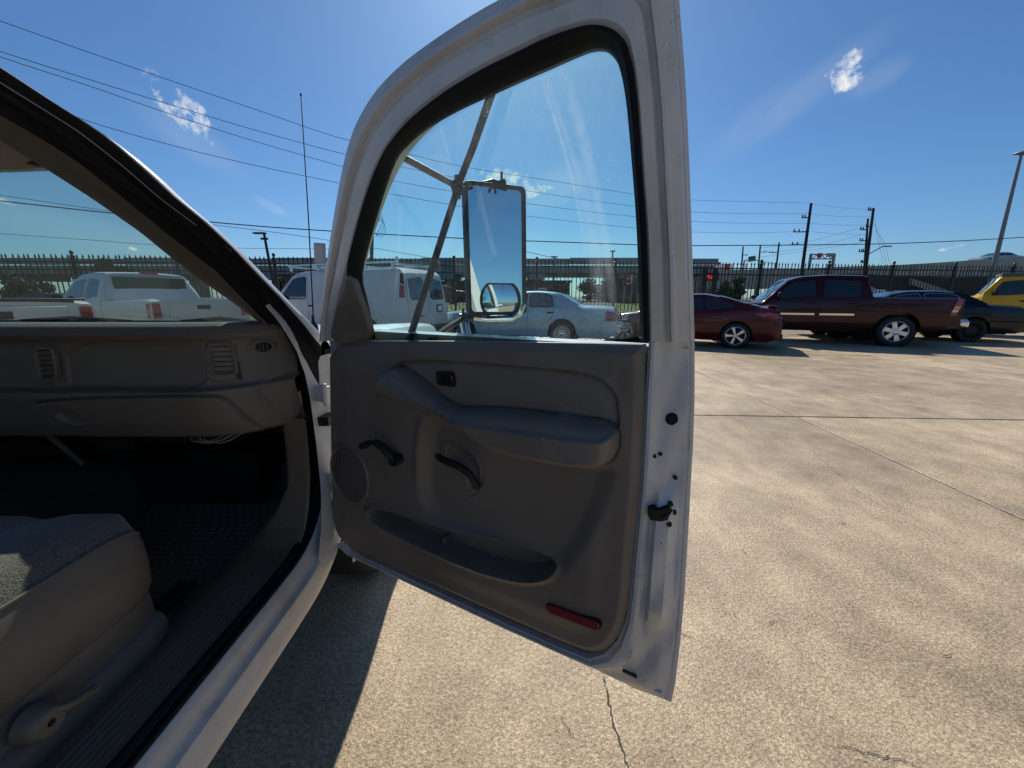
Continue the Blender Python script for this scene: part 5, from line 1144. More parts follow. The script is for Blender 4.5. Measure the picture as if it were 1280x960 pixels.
# --- white cargo van
Sv = dict(L=5.5, W=1.98, paint='vanwhite', roof=2.02, roofw=.84, rw=.36, rr=.21, ra=.43, zc=.38, axles=(.86, 4.25), zb=.34, bulge=.05, spokes=8, hub=.5,
    top=[(0, .85), (.1, 1.02), (.6, 1.16), (.95, 1.27), (1.62, 1.92), (1.9, 2.0), (5.2, 2.02), (5.36, 1.98), (5.44, 1.6), (5.5, 1.1)], belt=[(0, .80), (.1, .98), (.6, 1.11), (1.0, 1.2), (1.3, 1.22), (5.40, 1.22), (5.5, 1.05)],
    plan=[(0, .80), (.3, .93), (.9, 1), (5.2, 1), (5.42, .97), (5.5, .95)], windows=[[(1.18, 1.26), (1.66, 1.80), (2.14, 1.86), (2.16, 1.27)]],
    seams=[[(1.12, .45), (1.10, 1.22), (1.62, 1.87), (2.2, 1.92), (2.24, 1.2), (2.22, .45)], [(3.75, .5), (3.75, 1.92)], [(2.3, .62), (5.3, .62)]], handles=[(2.36, 1.08)], handlem='blackpl', winframe='blackpl',
    tails=[([(5.30, 1.62), (5.42, 1.60), (5.45, 1.30), (5.30, 1.30)], 'taillens', 0), ([(5.30, 1.88), (5.38, 1.88), (5.42, 1.62), (5.30, 1.63)], 'gap', 0)], screens=[(1.02, 1.58, 'windshield')], mirror=(1.22, 1.26),
    boxes=[((5.50, 0, .48), (.16, 1.9, .2), 'rear_bumper', 'blackpl')])
q, rz = place(Sv, atY(507, 400, 9.6) + Vector((-1.13, .46, 0)), 22, axle=1)
van, vsy = car('cargo_van', 'white cargo van with roof rack, seen from its left rear corner', 'van', Sv, q, rz)
def vr(y, z, o=0.):   # point on the van's rear face
    xr = float(np.interp(z, [.34, 1.05, 1.1, 1.6, 1.98], [5.5, 5.5, 5.5, 5.44, 5.36])); return Vector((5.5 / 2 - xr - .012 - o, y, z))
def vrp(poly, nm, m, o=.004):
    rows = [[vr(y, z, o) for y, z in r_] for r_ in patch(rq(poly), 8, 6)]; mb = MB(); mb.rings(rows); per = [r_[0] for r_ in rows] + rows[-1][1:-1] + [r_[-1] for r_ in rows[::-1]] + rows[0][-2:0:-1]
    mb.rings([per + [per[0]], [p + Vector((.02, 0, 0)) for p in per] + [per[0] + Vector((.02, 0, 0))]]); return mb.build(nm, m, van, angle=30)
for s_ in (1, -1):
    vrp([(s_ * .04, .50), (s_ * .86, .50), (s_ * .86, 1.2), (s_ * .78, 1.90), (s_ * .04, 1.93)], 'rear_door', M['vanwhite'], .006)
    vrp([(s_ * .10, 1.24), (s_ * .78, 1.24), (s_ * .74, 1.80), (s_ * .12, 1.84)], 'rear_window', M['carglass'], .012)
vrp([(-.35, .90), (-.66, .90), (-.66, 1.12), (-.35, 1.12)], 'plate_holder', M['blackpl'], .022); vrp([(-.40, .94), (-.61, .94), (-.61, 1.08), (-.40, 1.08)], 'licence_plate', M['plate'], .030)
vrp([(.30, .82), (.62, .82), (.62, .86), (.30, .86)], 'name_badge', M['gap'], .012)
# ladder rack
mb = MB()
for x in (-2.3, -1.0, .2, 1.2):
    mb.box((x, 0, 2.13), (.06, 1.7, .04)); mb.box((x, .80, 2.08), (.06, .05, .14)); mb.box((x, -.80, 2.08), (.06, .05, .14))
for y in (.78, -.78): mb.box((-.55, y, 2.17), (3.7, .04, .04))
mb.build('roof_rack', M['rim'], van, smooth=False)
mb = MB(); mb.box((-2.2, .5, 2.22), (.05, .05, .2)); mb.build('rack_bracket', M['vanwhite'], van, smooth=False)
# board on the rack
pb = thing('panel_board', 'small grey square board standing upright on the van roof rack', 'board', (0, 0, 0))
bc = atY(400, 318, 10.9)
mb = MB(); mb.box((0, 0, 0), (.36, .05, .58)); o = mb.build('board', mat('grey_board', (.30, .31, .30), .6, var=.1), pb, smooth=False); mb = MB(); mb.box((0, -.028, 0), (.30, .008, .50)); mb.build('face_sheet', mat('face_sheet', (.42, .42, .40), .6), pb, smooth=False)
mb = MB(); mb.box((0, .1, -.33), (.5, .3, .07)); mb.build('board_bracket', M['rim'], pb, smooth=False)
pb.location = bc; pb.rotation_euler = (0, R(5), R(-20))
# --- white pickups seen through the windshield
def pickspec(**k):
    d = dict(L=5.6, W=1.96, paint='vanwhite', roof=1.88, roofw=.76, rw=.38, rr=.21, ra=.46, zc=.40, axles=(.95, 4.35), zb=.46, bulge=.05, spokes=6, hub=.4, bed=(3.62, 5.54),
    top=[(0, .92), (.12, 1.06), (.5, 1.13), (1.35, 1.21), (2.02, 1.76), (2.25, 1.84), (2.8, 1.88), (3.45, 1.86), (3.55, 1.78), (3.66, 1.30), (5.55, 1.28), (5.6, 1.24)],
    belt=[(0, .90), (.12, 1.02), (.5, 1.08), (1.4, 1.15), (3.6, 1.22), (5.55, 1.25), (5.6, 1.21)], plan=[(0, .80), (.2, .93), (.7, .99), (2, 1), (5.4, 1), (5.6, .96)],
    windows=[[(1.62, 1.25), (2.08, 1.68), (2.62, 1.74), (2.64, 1.26)], [(2.78, 1.27), (2.78, 1.74), (3.32, 1.73), (3.36, 1.28)]],
    seams=[[(1.55, .55), (1.55, 1.2)], [(2.72, .55), (2.72, 1.78)], [(3.60, .55), (3.58, 1.3)]], handles=[(2.6, 1.12)], handlem='blackpl',
    tails=[([(5.50, 1.18), (5.585, 1.18), (5.57, .90), (5.50, .90)], 'taillens', 0)], screens=[(1.4, 2.02, 'windshield')], mirror=(1.72, 1.26),
    boxes=[((5.60, .84, 1.04), (.05, .13, .30), 'tail_light', 'taillens'), ((5.60, -.84, 1.04), (.05, .13, .30), 'tail_light', 'taillens'), ((5.61, 0, 1.10), (.04, .26, .09), 'tailgate_handle', 'blackpl'), ((5.66, 0, .58), (.16, 1.85, .18), 'rear_bumper', 'chrome'), ((5.605, 0, .94), (.03, 1.28, .52), 'tailgate', 'vanwhite')]); d.update(k); return d
SB = pickspec(boxes=pickspec()['boxes'] + [((3.60, 0, 1.50), (.03, 1.38, .52), 'rear_window', 'carglass'), ((3.56, 0, 1.86), (.06, .34, .04), 'brake_light', 'taillens')])
q = atY(126, 385, 8.6); a_ = 25; ln = Vector((5.6 / 2 - 3.6, 1.96 / 2, 0)); ln.rotate(Matrix.Rotation(R(180 - a_), 3, 'Z')); q = Vector((q.x, q.y, 0)) - ln
car('white_pickup', 'white extended cab pickup facing the fence, beyond the windshield', 'pickup truck', SB, q, R(180 - a_))
SA = pickspec(L=5.6)
q = atY(122, 385, 5.6); a_ = 13; ln = Vector((-5.6 / 2, -1.96 / 2, 0)); ln.rotate(Matrix.Rotation(R(180 - a_), 3, 'Z')); q = Vector((q.x, q.y, 0)) - ln
SA['boxes'] = SA['boxes'] + [((4.55, 0, 1.285), (1.9, 1.85, .03), 'bed_cover', 'blackpl')]
car('white_pickup', 'white pickup with black bed cover, lower left beyond the dashboard', 'pickup truck', SA, q, R(180 - a_))
# ================================================================== far background
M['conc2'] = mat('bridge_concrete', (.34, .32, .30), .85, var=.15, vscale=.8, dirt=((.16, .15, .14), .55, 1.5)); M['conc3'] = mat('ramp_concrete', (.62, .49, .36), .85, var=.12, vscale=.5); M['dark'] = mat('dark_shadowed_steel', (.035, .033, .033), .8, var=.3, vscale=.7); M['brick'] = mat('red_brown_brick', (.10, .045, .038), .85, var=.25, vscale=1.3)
M['pole'] = mat('tarred_pole_wood', (.035, .028, .025), .8, var=.3, vscale=3); M['lampm'] = mat('galvanised_steel', (.22, .22, .23), .5, .5); M['wirem'] = mat('cable', (.012, .012, .014), .6)
M['green'] = mat('sign_green', (.015, .12, .07), .5); M['signred'] = mat('sign_red', (.35, .02, .03), .5); M['signwhite'] = mat('sign_white', (.75, .75, .75), .5); M['led'] = emis('red_led', (1, .05, .04), 1.3)
M['leafd'] = mat('dark_leaves', (.045, .065, .022), .8, var=.5, vscale=1.5); M['leafl'] = mat('olive_leaves', (.10, .11, .035), .8, var=.4, vscale=1.5); M['bark'] = mat('bark', (.09, .07, .05), .9)
# elevated motorway straight ahead
ov = thing('motorway_overpass', 'long grey concrete motorway overpass seen beyond the fence through the door glass', 'overpass', (0, 48, 0))
zt1 = CAM_H + ray(640, 323)[1] * 48; zb1 = CAM_H + ray(640, 331)[1] * 48
def seg(x0, x1, y, z0, z1, nm, m, th=.5, par=None):
    mb = MB(); mb.box(((x0 + x1) / 2, y, (z0 + z1) / 2), (x1 - x0 - .06, th, z1 - z0)); return mb.build(nm, m, par, smooth=False)
k = 0
for i in range(-16, 4):
    x0 = i * 5.9 + 1; seg(x0, x0 + 5.9, 0, zb1 + (.05 if i % 2 else 0), zt1 + (.06 if i % 3 else -.04), 'barrier_panel', M['conc2'], .4, ov)
mb = MB(); mb.box((-35.3, 5, zb1 - .55), (119.5, 9.5, 1.0)); mb.build('deck', M['conc2'], ov, smooth=False)
for i in range(-9, 2):
    mb = MB(); mb.box((i * 11 + 3, 4, 1.6), (1.3, 1.6, zb1)); mb.box((i * 11 + 3, 4, zb1 - 1.3), (1.8, 8, .8)); mb.build('pier', M['conc2'], ov, smooth=False)
# right-hand ramp rising
rp = thing('motorway_ramp', 'beige concrete motorway ramp climbing to the right behind the fence', 'overpass', (0, 0, 0))
def rampline(pxs, Y): return [atY(x, y, Y + (x - 1040) * .0) for x, y in pxs]
tops = [(868, 338), (1000, 336), (1060, 333), (1110, 332), (1160, 329), (1220, 325), (1290, 320), (1400, 312)]
T = [atY(x, y, 52) for x, y in tops]
mb = MB(); H_ = 1.9
def slabrun(line, dz0, dz1, th, nm, m, par):
    mb = MB(); mb.rings([[Vector((p.x, p.y, p.z + dz1)), Vector((p.x, p.y + th, p.z + dz1)), Vector((p.x, p.y + th, p.z + dz0)), Vector((p.x, p.y, p.z + dz0))] for p in line], closed=True, cap=True); return mb.build(nm, m, par, smooth=False)
T2 = resample(T, 26)
for a, b in zip(T2, T2[1:]): slabrun([a, b.lerp(a, .012)], -1.1, 0, .35, 'barrier_panel', M['conc3'], rp)
slabrun([p + Vector((0, .02, 0)) for p in T2], -2.4, -1.11, 8, 'deck', M['conc3'], rp)
for i in (3, 6, 9, 12, 15, 18, 21, 24):
    p = T2[i]; mb = MB(); mb.box((p.x, p.y + 3, p.z / 2 - .9), (1.1, 1.3, p.z - 1.8)); mb.build('pier', M['conc2'], rp, smooth=False)
# wall and underpass abutment, near-black colour holds the shade under the ramp
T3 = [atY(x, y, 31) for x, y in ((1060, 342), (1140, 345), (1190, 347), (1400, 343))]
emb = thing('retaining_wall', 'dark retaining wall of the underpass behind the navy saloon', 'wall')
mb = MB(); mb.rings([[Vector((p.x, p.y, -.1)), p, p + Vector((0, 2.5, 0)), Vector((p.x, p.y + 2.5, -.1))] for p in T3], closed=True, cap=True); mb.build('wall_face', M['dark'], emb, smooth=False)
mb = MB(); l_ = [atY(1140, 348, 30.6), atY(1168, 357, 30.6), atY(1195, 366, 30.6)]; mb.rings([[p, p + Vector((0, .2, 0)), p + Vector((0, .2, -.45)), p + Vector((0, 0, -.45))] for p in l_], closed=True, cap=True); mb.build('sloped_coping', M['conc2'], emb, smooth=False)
def lowbuild(nm, label, cat, x0, x1, y0, y1, Y, dep, m, doors=0, m2=None):
    a, b = atY(x0, y0, Y), atY(x1, y1, Y); t = thing(nm, label, cat, (a.x, Y, 0))
    w_ = b.x - a.x; mb = MB(); mb.box((w_ / 2, dep / 2, a.z / 2), (w_, dep, a.z)); mb.build('wall', m, t, smooth=False)
    mb = MB(); mb.box((w_ / 2, dep / 2, a.z + .1), (w_ + .3, dep + .3, .22)); mb.build('roof', m2 or M['dark'], t, smooth=False)
    for i in range(doors):
        x = w_ * (i + .5) / doors; mb = MB(); mb.box((x, -.03, a.z * .38), (w_ / doors * .6, .08, a.z * .5)); mb.build('window', M['carglass'], t, smooth=False); 
    return t, w_, a.z
t, w_, hz = lowbuild('brick_shop', 'low red-brown brick shop under the overpass behind the blue saloon', 'shop', 655, 712, 353, 372, 42, 8, M['brick'], 4)
mb = MB(); mb.box((w_ * .38, -.10, hz * .62), (1.1, .1, 1.0)); sg = mb.build('shop_sign', M['signwhite'], t, smooth=False); mb = MB(); mb.box((w_ * .38, -.17, hz * .62), (.8, .04, .7)); mb.build('sign_face', M['brick'], sg, smooth=False)
lowbuild('brick_garage', 'dark red brick garage seen between the van and the tow mirror', 'garage', 548, 586, 354, 374, 41, 8, M['brick'], 2)
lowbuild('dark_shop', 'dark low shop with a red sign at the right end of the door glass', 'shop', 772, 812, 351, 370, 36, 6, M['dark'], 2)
t, w_, hz = lowbuild('far_warehouse', 'pale long warehouse beyond the trees right of the brick shop', 'warehouse', 745, 905, 357, 366, 72, 10, M['signwhite'], 8)
# red square sign with white mark
sgn = thing('shop_sign', 'dark red square shop sign with a white letter on two posts', 'sign', atY(786, 352, 33))
mb = MB(); mb.box((0, 0, .2), (.95, .12, 1.1)); mb.build('sign_panel', M['signred'], sgn, smooth=False)
mb = MB(); mb.lathe([(.20, 0), (.28, 0)], (-.02, -.075, .05), (0, 1, 0), (1, 0, 0), 14); mb.box((.2, -.078, .3), (.10, .02, .5)); mb.build('letter', M['signwhite'], sgn, smooth=False)
zz_ = sgn.location.z; mb = MB(); mb.box((-.3, .05, -.35 - zz_ / 2), (.1, .1, zz_)); mb.box((.3, .05, -.35 - zz_ / 2), (.1, .1, zz_)); mb.build('sign_post', M['lampm'], sgn, smooth=False)
# filling station price sign with red digits, canopy strip
pr = thing('price_sign', 'filling station price sign with red number 45 above the maroon coupe', 'sign', (0, 0, 0))
PY = 30.; c0 = atY(878, 341, PY); c1 = atY(897, 351, PY); mb = MB(); mb.box(((c0.x + c1.x) / 2, PY, (c0.z + c1.z) / 2), (c1.x - c0.x, .3, c0.z - c1.z)); mb.build('sign_cabinet', M['dark'], pr, smooth=False)
for px in (881, 894.5): p = atY(px, 345, PY); mb = MB(); mb.box((p.x, PY + .1, 1.6), (.28, .28, 3.6)); mb.build('sign_post', M['dark'], pr, smooth=False)
def seg7(ch, cx, cz, w_, h_, y, par):
    on = {'4': 'fgbc', '5': 'afgcd', '2': 'abged', '.': ''}[ch]; th = w_ * .22; mb = MB(); A_ = {'a': (0, h_ / 2, 1), 'g': (0, 0, 1), 'd': (0, -h_ / 2, 1), 'f': (-w_ / 2, h_ / 4, 0), 'b': (w_ / 2, h_ / 4, 0), 'e': (-w_ / 2, -h_ / 4, 0), 'c': (w_ / 2, -h_ / 4, 0)}
    for s_ in on: x, z, hor = A_[s_]; mb.box((cx + x, y, cz + z), (w_ if hor else th, .03, th if hor else h_ / 2))
    return mb.build('digit', M['led'], par, smooth=False)
for ch, px in (('4', 884.2), ('5', 887.2)): p = atY(px, 346.3, PY); seg7(ch, p.x, p.z, .115, .24, PY - .17, pr)
mb = MB(); p = atY(882, 348.4, PY); mb.box((p.x, PY - .17, p.z), (.05, .03, .05)); mb.build('decimal_point', M['led'], pr, smooth=False)
st_ = thing('roadside_store', 'long pale store front with dark red trim rising over the fence', 'shop', (0, 0, 0)); SY = 62.
for i in range(9):
    x0 = 868 + i * 5.2; a, b = atY(x0, 330, SY), atY(x0 + 5.0, 337, SY); mb = MB(); mb.box(((a.x + b.x) / 2, SY, (a.z + b.z) / 2), (b.x - a.x, .8, a.z - b.z)); mb.build('facade_panel', M['signwhite'] if i != 7 else M['signred'], st_, smooth=False)
a, b = atY(884, 328, SY), atY(899, 330.5, SY); mb = MB(); mb.box(((a.x + b.x) / 2, SY, (a.z + b.z) / 2), (b.x - a.x, 1, a.z - b.z)); mb.build('red_parapet', M['signred'], st_, smooth=False)
a, b = atY(868, 337, SY), atY(932, 339, SY); mb = MB(); mb.box(((a.x + b.x) / 2, SY + .5, (a.z + b.z) / 2), (b.x - a.x, 1, a.z - b.z)); mb.build('red_band', M['signred'], st_, smooth=False)
p = atY(922, 333, SY); mb = MB(); mb.lathe([(.28, 0), (.42, 0)], (p.x, SY - .5, p.z), (0, 1, 0), (1, 0, 0), 14); mb.box((p.x + .75, SY - .5, p.z), (.5, .05, .7)); mb.build('facade_mark', M['signwhite'], st_, smooth=False)
mb = MB(); a, b = atY(868, 341, SY), atY(932, 366, SY); mb.box(((a.x + b.x) / 2, SY + 4, b.z / 2 + 1), (b.x - a.x, 6, 3.2)); mb.build('store_wall', M['conc2'], st_, smooth=False)
# trees
def tree(label, px, py_top, py_bot, Y, wpx, m, seed, gx=True):
    rnd = np.random.RandomState(seed); top_ = atY(px, py_top, Y); bot = atY(px, py_bot, Y); hgt = top_.z; cw = wpx / 480 * Y / 2
    t = thing('tree', label, 'tree', (top_.x, Y, 0)); mb = MB(); mb.tube([(0, 0, -.05), (.05, 0, hgt * .3), (-.06, .05, hgt * .6), (0, 0, hgt * .85)], [hgt * .035, hgt * .028, hgt * .016, hgt * .006], 7)
    for k in range(6): a = rnd.rand() * 6.28; mb.tube([(0, 0, hgt * (.3 + .06 * k)), (math.cos(a) * cw * .6, math.sin(a) * cw * .6, hgt * (.5 + .07 * k))], [hgt * .012, hgt * .004], 5)
    mb.build('trunk', M['bark'], t)
    n = 1500; z0 = max(.6, hgt * .28); cl = rnd.rand(16, 3); cc = np.c_[(cl[:, 0] - .5) * 1.5 * cw, (cl[:, 1] - .5) * 1.5 * cw, z0 + (hgt - z0) * (.15 + .72 * cl[:, 2])]; cr = .28 * cw + .30 * cw * rnd.rand(16)
    k = rnd.randint(0, 16, n); d = rnd.randn(n, 3); d /= np.linalg.norm(d, axis=1)[:, None]; P_ = cc[k] + d * (cr[k] * (.55 + .5 * rnd.rand(n)))[:, None]; P_[:, 2] = np.clip(P_[:, 2], z0 * .8, hgt)
    s_ = hgt * .030 + .05; u_ = rnd.randn(n, 3); u_ /= np.linalg.norm(u_, axis=1)[:, None]; v2 = np.cross(u_, d); v2 /= np.linalg.norm(v2, axis=1)[:, None] + 1e-6
    V_ = np.stack([P_ - u_ * s_, P_ + v2 * s_ * .6, P_ + u_ * s_, P_ - v2 * s_ * .6], 1).reshape(-1, 3); me = bpy.data.meshes.new('crown'); me.from_pydata(V_.tolist(), [], np.arange(n * 4).reshape(-1, 4).tolist()); me.materials.append(m)
    o = bpy.data.objects.new('crown', me); COL.objects.link(o); o.parent = t; return t
TG = 'trees beyond the fence'
tree('small olive tree standing above the fence behind the white pickup cab', 140, 321, 345, 26, 26, M['leafl'], 1)
tree('dark bushy tree behind the fence at the left window edge', 28, 338, 360, 20, 40, M['leafd'], 2)
tree('green tree right of the brick shop under the overpass', 762, 340, 366, 58, 24, M['leafd'], 3)
tree('low round tree beyond the brick shop', 735, 346, 366, 62, 20, M['leafl'], 4)
tree('dense dark tree above the warehouse roof', 795, 341, 366, 66, 26, M['leafd'], 5)
tree('low bushy tree between van and tow mirror', 578, 347, 366, 60, 22, M['leafd'], 6)
tree('yellow green roadside tree right of the price sign', 905, 349, 372, 34, 14, M['leafl'], 7)
tree('tall olive tree under the ramp beside the utility pole', 921, 346, 370, 36, 18, M['leafl'], 8)
tree('leafy tree at the far end of the door glass', 818, 338, 366, 60, 22, M['leafd'], 9)
tree('dark tree left of the street lamp behind the fence', 300, 338, 366, 40, 26, M['leafd'], 10)
tree('round green tree behind the cab of the cargo van', 345, 345, 366, 44, 18, M['leafl'], 12)

def reartree(label, x, y, h_, w_, seed):
    t = tree(label, 640, 371 - (h_ - CAM_H) / 30 * 490, 371, 30, w_ / 30 * 480, M['leafd'], seed); t.location = (x, y, 0)
reartree('broad tree far behind the camera, in the spot mirror', 8, -34, 7, 9, 21); reartree('smaller tree far behind the camera, left in the spot mirror', -6, -36, 4.5, 8, 22); reartree('dark tree far behind the camera, right in the spot mirror', 22, -35, 6, 10, 23)
# poles
def utilpole(label, top, base, H_, arms=(), Yb=None, r_=.16, extra=0):
    a, b = ray(*top); Y = (H_ - CAM_H) / b; tp_ = atY(*top, Y); a2, b2 = ray(*base); bs = Vector((a2 * Y, Y, CAM_H + b2 * Y)); d = bs - tp_; gr = tp_ + d * (tp_.z / max(.01, -d.z))
    t = thing('utility_pole', label, 'utility pole', (gr.x, gr.y, 0)); mb = MB(); o0 = Vector((gr.x, gr.y, 0)); mb.tube([Vector((0, 0, -.1)), (tp_ - o0)], [r_, r_ * .62], 10); mb.build('pole', M['pole'], t)
    for (f, side, ln_) in arms:
        p = (tp_ - o0) * (1 - f); mb = MB(); mb.box(p + Vector((side * ln_ / 2, 0, 0)), (ln_, .09, .10))
        for k in range(2): q_ = p + Vector((side * ln_ * (.6 + .35 * k), 0, .16)); mb.lathe([(.03, -.16), (.03, -.1), (.085, -.06), (.04, -.02), (.085, .02), (.04, .06), (.06, .12), (0, .16)], q_, (side * .25, 0, 1), (0, 1, 0), 8)
        mb.build('insulator_arm', M['pole'], t, smooth=False)
    return tp_, gr
T1, G1 = utilpole('tall leaning utility pole directly above the maroon pickup cab', (1014, 254), (1003, 335), 11, [(.13, -1, .8), (.26, -1, 1.5), (.38, -1, 1.5)], r_=.20)
T4, G4 = utilpole('tallest leaning pole right of the pickup cab, with a street light arm', (1092, 260), (1081, 345), 11, [(.02, -1, .6), (.18, -1, .6), (.42, -1, .6)], r_=.20)
T5, G5 = utilpole('shorter pole doubled with the tallest leaning pole', (1085, 273), (1080, 345), 10, [(.12, -1, .8), (.24, -1, .8), (.36, -1, .8), (.48, -1, .5)], r_=.16)
utilpole('thin pole farthest left of the small poles beyond the fence', (929, 308), (926, 345), 11, [(.15, 1, 1.0)], r_=.20)
utilpole('small pole right of the green sign with three short arms', (950.5, 306), (947, 345), 11, [(.12, 1, 1.4), (.30, 1, 1.4), (.48, 1, 1.4)], r_=.20)
utilpole('small pole left of the overhead sign gantry', (974, 303), (969, 345), 11, [(.16, -1, 1.7), (.33, -1, 1.7), (.5, -1, 1.7)], r_=.20)
T2_, G2_ = utilpole('utility pole with loose looping cables at the left of the door glass', (466, 262), (464, 335), 7.6, [(.10, 1, .5), (.18, -1, .4)], r_=.17)
mb = MB(); random.seed(2)
for k in range(3):
    c_ = T2_ + Vector((.35 + .08 * k, 0, -.4 - .3 * k)); mb.tube([T2_ + Vector((.1, 0, -.3)), c_ + Vector((.25, 0, .1)), c_ + Vector((.32, 0, -.4)), c_ + Vector((.1, 0, -.9)), T2_ + Vector((.1, 0, -1.8))], .016, 5)
lc = mb.build('loose_cable', M['wirem']); tag(lc, 'loose looping cable hanging off the pole at the left of the door glass', 'cable')
# street light arm on the tall pole
sa = thing('street_light', 'grey street light arm reaching right from the tallest leaning pole', 'street light', (0, 0, 0)); p0 = atY(1087, 317, T4.y); p1 = atY(1103, 308, T4.y); p2 = atY(1108, 307.5, T4.y)
mb = MB(); mb.tube([p0, p1, p2], .06, 8); mb.build('arm', M['lampm'], sa); mb = MB(); mb.box(p2 + Vector((.2, 0, -.03)), (.7, .3, .12)); mb.build('lamp_head', M['lampm'], sa, bevel=.03)
# tall floodlight mast far right
hm = thing('light_mast', 'very tall leaning steel light mast at the far right', 'light mast', (0, 0, 0)); HY_ = 30.
pt_, pb_ = atY(1277, 192, HY_), atY(1245, 322, HY_); d = (pb_ - pt_); gr = pt_ + d * (pt_.z / -d.z)
mb = MB(); mb.tube([gr, pt_], [.17, .08], 12); mb.build('mast', M['lampm'], hm); mb = MB(); mb.box(pt_ + Vector((.2, 0, .03)), (1.0, .5, .12)); mb.build('lamp_head', M['lampm'], hm, bevel=.03)
# left street lamp
sl_ = thing('street_lamp', 'black single-arm street lamp left of the cargo van', 'street lamp', (0, 0, 0)); p0 = atY(330, 292, 21); gr = Vector((atY(336, 345, 21).x + .3, 21, 0))
mb = MB(); mb.tube([gr, p0], [.09, .06], 10); mb.build('pole', M['pole'], sl_); mb = MB(); mb.box(p0 + Vector((-.22, 0, .02)), (.62, .22, .08)); mb.build('lamp_head', M['pole'], sl_, bevel=.02); mb = MB(); mb.box(p0 + Vector((-.02, 0, -.25)), (.34, .1, .10)); mb.build('camera_box', M['pole'], sl_, smooth=False)
# small far lamps
for (px, pt, lab, hd) in ((766, 314, 'thin distant light pole over the overpass near the door glass edge', 5), (693, 321, 'short double-headed lamp on the overpass behind the tow mirror', 7)):
    t = thing('street_lamp', lab, 'street lamp', (0, 0, 0)); p = atY(px, pt, 52); mb = MB(); mb.tube([(p.x, 52, 0), p], .10, 6); mb.build('pole', M['lampm'], t); mb = MB(); mb.box(p, (hd * .12, .25, .16)); mb.build('lamp_head', M['lampm'], t, smooth=False)
# gantry sign
gt = thing('sign_gantry', 'overhead motorway sign gantry between the two leaning poles', 'sign gantry', (0, 0, 0)); GY = 70.
L0, L1 = atY(1013, 318, GY), atY(1043, 318, GY)
for x, nm in ((1013, 0), (1042, 1)): a, b = atY(x + 1, 317, GY), atY(x - 2, 336, GY); mb = MB(); mb.tube([Vector((b.x - (a.x - b.x) * 2, GY, 0)), a], .24, 8); mb.build('gantry_leg', M['lampm'], gt)
mb = MB()
for dz in (0, -.75): mb.tube([L0 + Vector((0, 0, dz)), L1 + Vector((0, 0, dz))], .10, 6)
for k in range(8): a = L0.lerp(L1, k / 8); b = L0.lerp(L1, (k + 1) / 8); mb.tube([a + Vector((0, 0, -.75 * (k % 2))), b + Vector((0, 0, -.75 * ((k + 1) % 2)))], .07, 5)
mb.build('truss', M['lampm'], gt)
p = atY(1023, 319.5, GY); mb = MB(); mb.box(p + Vector((0, -.3, 0)), (.75, .1, .75)); mb.build('red_sign', M['signred'], gt, smooth=False); p = atY(1036, 319, GY); mb = MB(); mb.box(p + Vector((0, -.3, 0)), (1.25, .1, .6)); mb.build('sign_panel', mat('faded_sign', (.25, .24, .2), .6), gt, smooth=False)
gs = thing('motorway_sign', 'green motorway sign turned aside above the fence', 'sign', (0, 0, 0)); p = atY(940, 323.5, 66); mb = MB(); mb.box(p, (1.15, .1, .85), Matrix.Rotation(R(-8), 3, 'Y')); mb.build('sign_panel', M['green'], gs, smooth=False)
mb = MB(); a, b = atY(931, 325.5, 66), atY(950, 325.5, 66); mb.tube([a, b], .08, 6); mb.tube([a + Vector((0, .1, 0)), (a.x, 66.1, 0)], .12, 6); mb.tube([b + Vector((0, .1, 0)), (b.x, 66.1, 0)], .12, 6); mb.build('sign_frame', M['lampm'], gs)
# wires : vertical plane through the leaning pole and the near end
WA = Vector((31.4, 44, 0)); WB = Vector((-18.4, 16.4, 0)); wd = (WB - WA).normalized(); wn = Vector((-wd.y, wd.x, 0))
def onw(px, py, off=0.):
    a, b = ray(px, py); k = (WA.dot(wn) + off) / (a * wn.x + wn.y); return Vector((a * k, k, CAM_H + b * k))
def wire(label, pts, off=0., r_=.012, fn=None):
    P_ = [(fn or onw)(x, y, off) if fn is None else fn(x, y) for x, y in dens(pts, 4)]; mb = MB(); mb.tube(P_, r_, 5); o = mb.build('overhead_wire', M['wirem']); return tag(o, label, 'overhead wire', 'overhead wires')
wire('topmost of the four thin power lines crossing the sky', [(-60, 2), (0, 26), (110, 65), (220, 103), (320, 137), (420, 171), (500, 190), (582, 209), (690, 226), (795, 243), (868, 250), (940, 252), (1014, 254)], 0)
wire('second highest of the four thin power lines', [(-60, 40), (0, 64), (110, 99), (220, 133), (320, 163), (420, 190), (489, 206), (600, 228), (700, 245), (795, 258), (868, 265), (940, 267), (1012, 267)], .05)
wire('third highest of the four thin power lines', [(-60, 47), (0, 71), (110, 107), (220, 145), (320, 177), (420, 206), (482, 224), (600, 245), (700, 260), (795, 271), (868, 277), (940, 279), (1009, 279)], .1)
wire('lowest of the four thin power lines', [(-60, 78), (0, 107), (103, 149), (220, 183), (320, 207), (420, 228), (476, 240), (600, 262), (700, 275), (795, 285), (868, 290), (940, 291), (1008, 289)], .15)
for k, (ya, yb) in enumerate(((254, 262), (267, 271), (279, 281), (289, 293))):
    wire(['short top power line span between the two leaning poles', 'second power line span between the two leaning poles', 'third power line span between the two leaning poles', 'bottom power line span between the two leaning poles'][k], [(1013 - k * 1.5, ya), (1050, (ya + yb) / 2 + 1.5), (1090 - k, yb)], 0, .011)
FN = lambda Y0, s_: (lambda px, py: (lambda a, b: Vector((a * (Y0 / (1 - s_ * a)), Y0 / (1 - s_ * a), CAM_H + b * (Y0 / (1 - s_ * a)))))(*ray(px, py)))
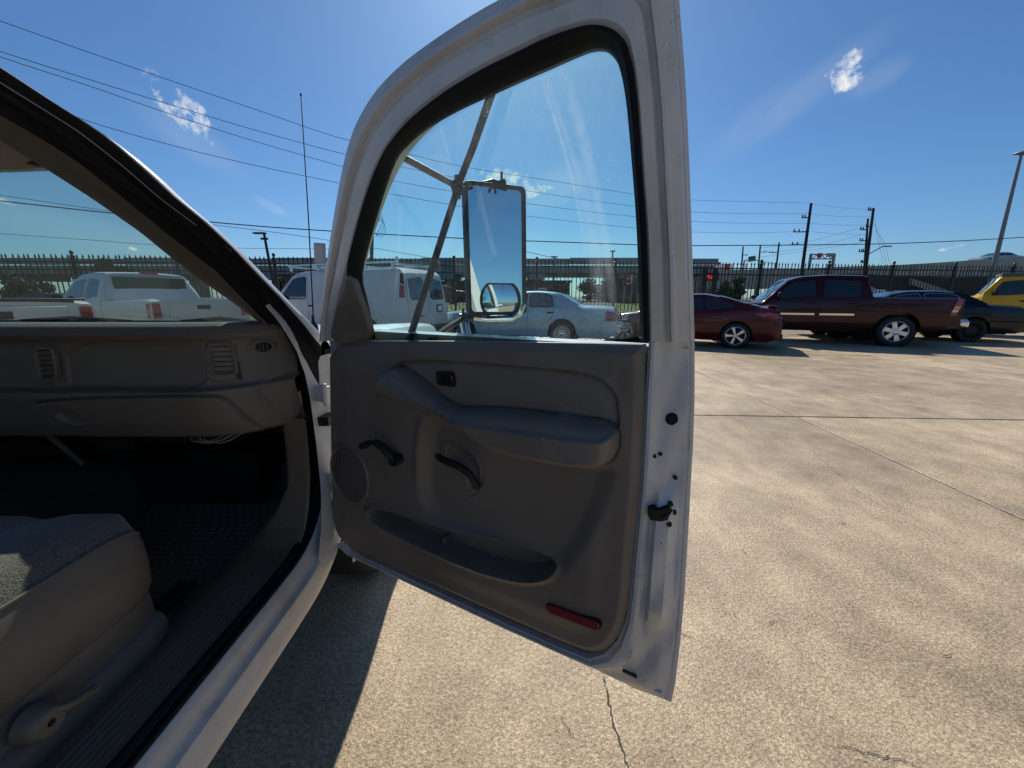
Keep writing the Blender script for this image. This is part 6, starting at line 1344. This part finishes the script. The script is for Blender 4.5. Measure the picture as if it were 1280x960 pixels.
wire('thick black communications cable sagging above the fence', [(-70, 243), (0, 251), (131, 265.5), (257, 277), (340, 284), (417, 289), (465, 292), (600, 299), (700, 302.5), (800, 306), (868, 307), (1065, 305.5), (1180, 302), (1280, 296.5), (1360, 291)], r_=.022, fn=FN(19, .12))
wire('thin cable running down left behind the windshield to the leftmost pole', [(-70, 236), (0, 244), (131, 263), (266, 281), (340, 290), (415, 301), (467, 310), (535, 322), (560, 327)], r_=.011, fn=FN(21, .12))
wire('low thin cable just above the fence on the left', [(-70, 285), (0, 292), (100, 299), (193, 306), (294, 310), (385, 311), (440, 311)], r_=.010, fn=FN(22, .12))
wire('faint cable dropping right behind the tow mirror', [(656, 314), (700, 324), (735, 330)], r_=.02, fn=FN(30, .12))
for k, (a, b, c_) in enumerate(((1010, 302, 284), (1020, 308, 293), (990, 316, 303))):
    wire(['upper faint cable rising to the doubled pole', 'middle faint cable rising to the doubled pole', 'lower faint cable rising to the doubled pole'][k], [(a - 60, b + 8), (a, b), (1078, c_)], r_=.012, fn=FN(46, 0))
for k in range(3): wire(['steep guy wire nearest the tallest pole', 'middle steep guy wire right of the tallest pole', 'outermost steep guy wire right of the tallest pole'][k], [(1093, 272 + 8 * k), (1098 + 3 * k, 300), (1104 + 4 * k, 330)], r_=.010, fn=FN(45, 0))
# far traffic and parked cars along the ramp and road
def farcar(label, px, py, Y, a_, col, s_=1.):
    S2 = dict(Ss); S2.update(paint=col, winframe=None, boxes=[], spokes=6); g = atY(px, py, Y) if py > 0 else None; t, _ = car('distant_car', label, 'car', S2, (g.x, g.y, max(0, g.z) if py < 360 else (.74 if Y > 30 else float(np.interp(Y, [17.6, 19, 24, 30], [-.04, 0, .38, .74])))), R(180 - a_)); return t
farcar('silver car driving on top of the right-hand motorway ramp', 1242, 330.5, 53.5, 2, 'ice'); 
farcar('dark car crossing the road beyond the fence at the coupe roof', 900, 372, 58, 3, 'navy')
farcar('pale car on the road behind the brick shop trees', 748, 372, 66, 0, 'vanwhite'); farcar('dark parked car right of the price sign posts', 965, 372, 60, 5, 'navy')
farcar('white car parked beyond the fence between the leaning poles', 1052, 372, 30, 10, 'vanwhite'); farcar('silver car beyond the fence over the pickup bed', 1090, 372, 33, 8, 'ice')
farcar('dark car parked beyond the fence behind the white pickup cab', 60, 372, 19, 5, 'navy'); farcar('maroon car parked under the overpass beside the brick garage', 545, 372, 33, 0, 'maroon')
# cars parked behind the camera, which the spot mirror shows
for k, (x, y, c_, lb) in enumerate(((5, -11, 'navy', 'dark car parked far behind, seen only in the spot mirror'), (9, -12, 'vanwhite', 'white car parked far behind, seen only in the spot mirror'), (1.5, -13, 'darkmar', 'maroon car parked far behind, seen only in the spot mirror'))):
    S2 = dict(Ss); S2.update(paint=c_, winframe=None, boxes=[]); car('parked_car', lb, 'car', S2, (x, y, 0), R(80))
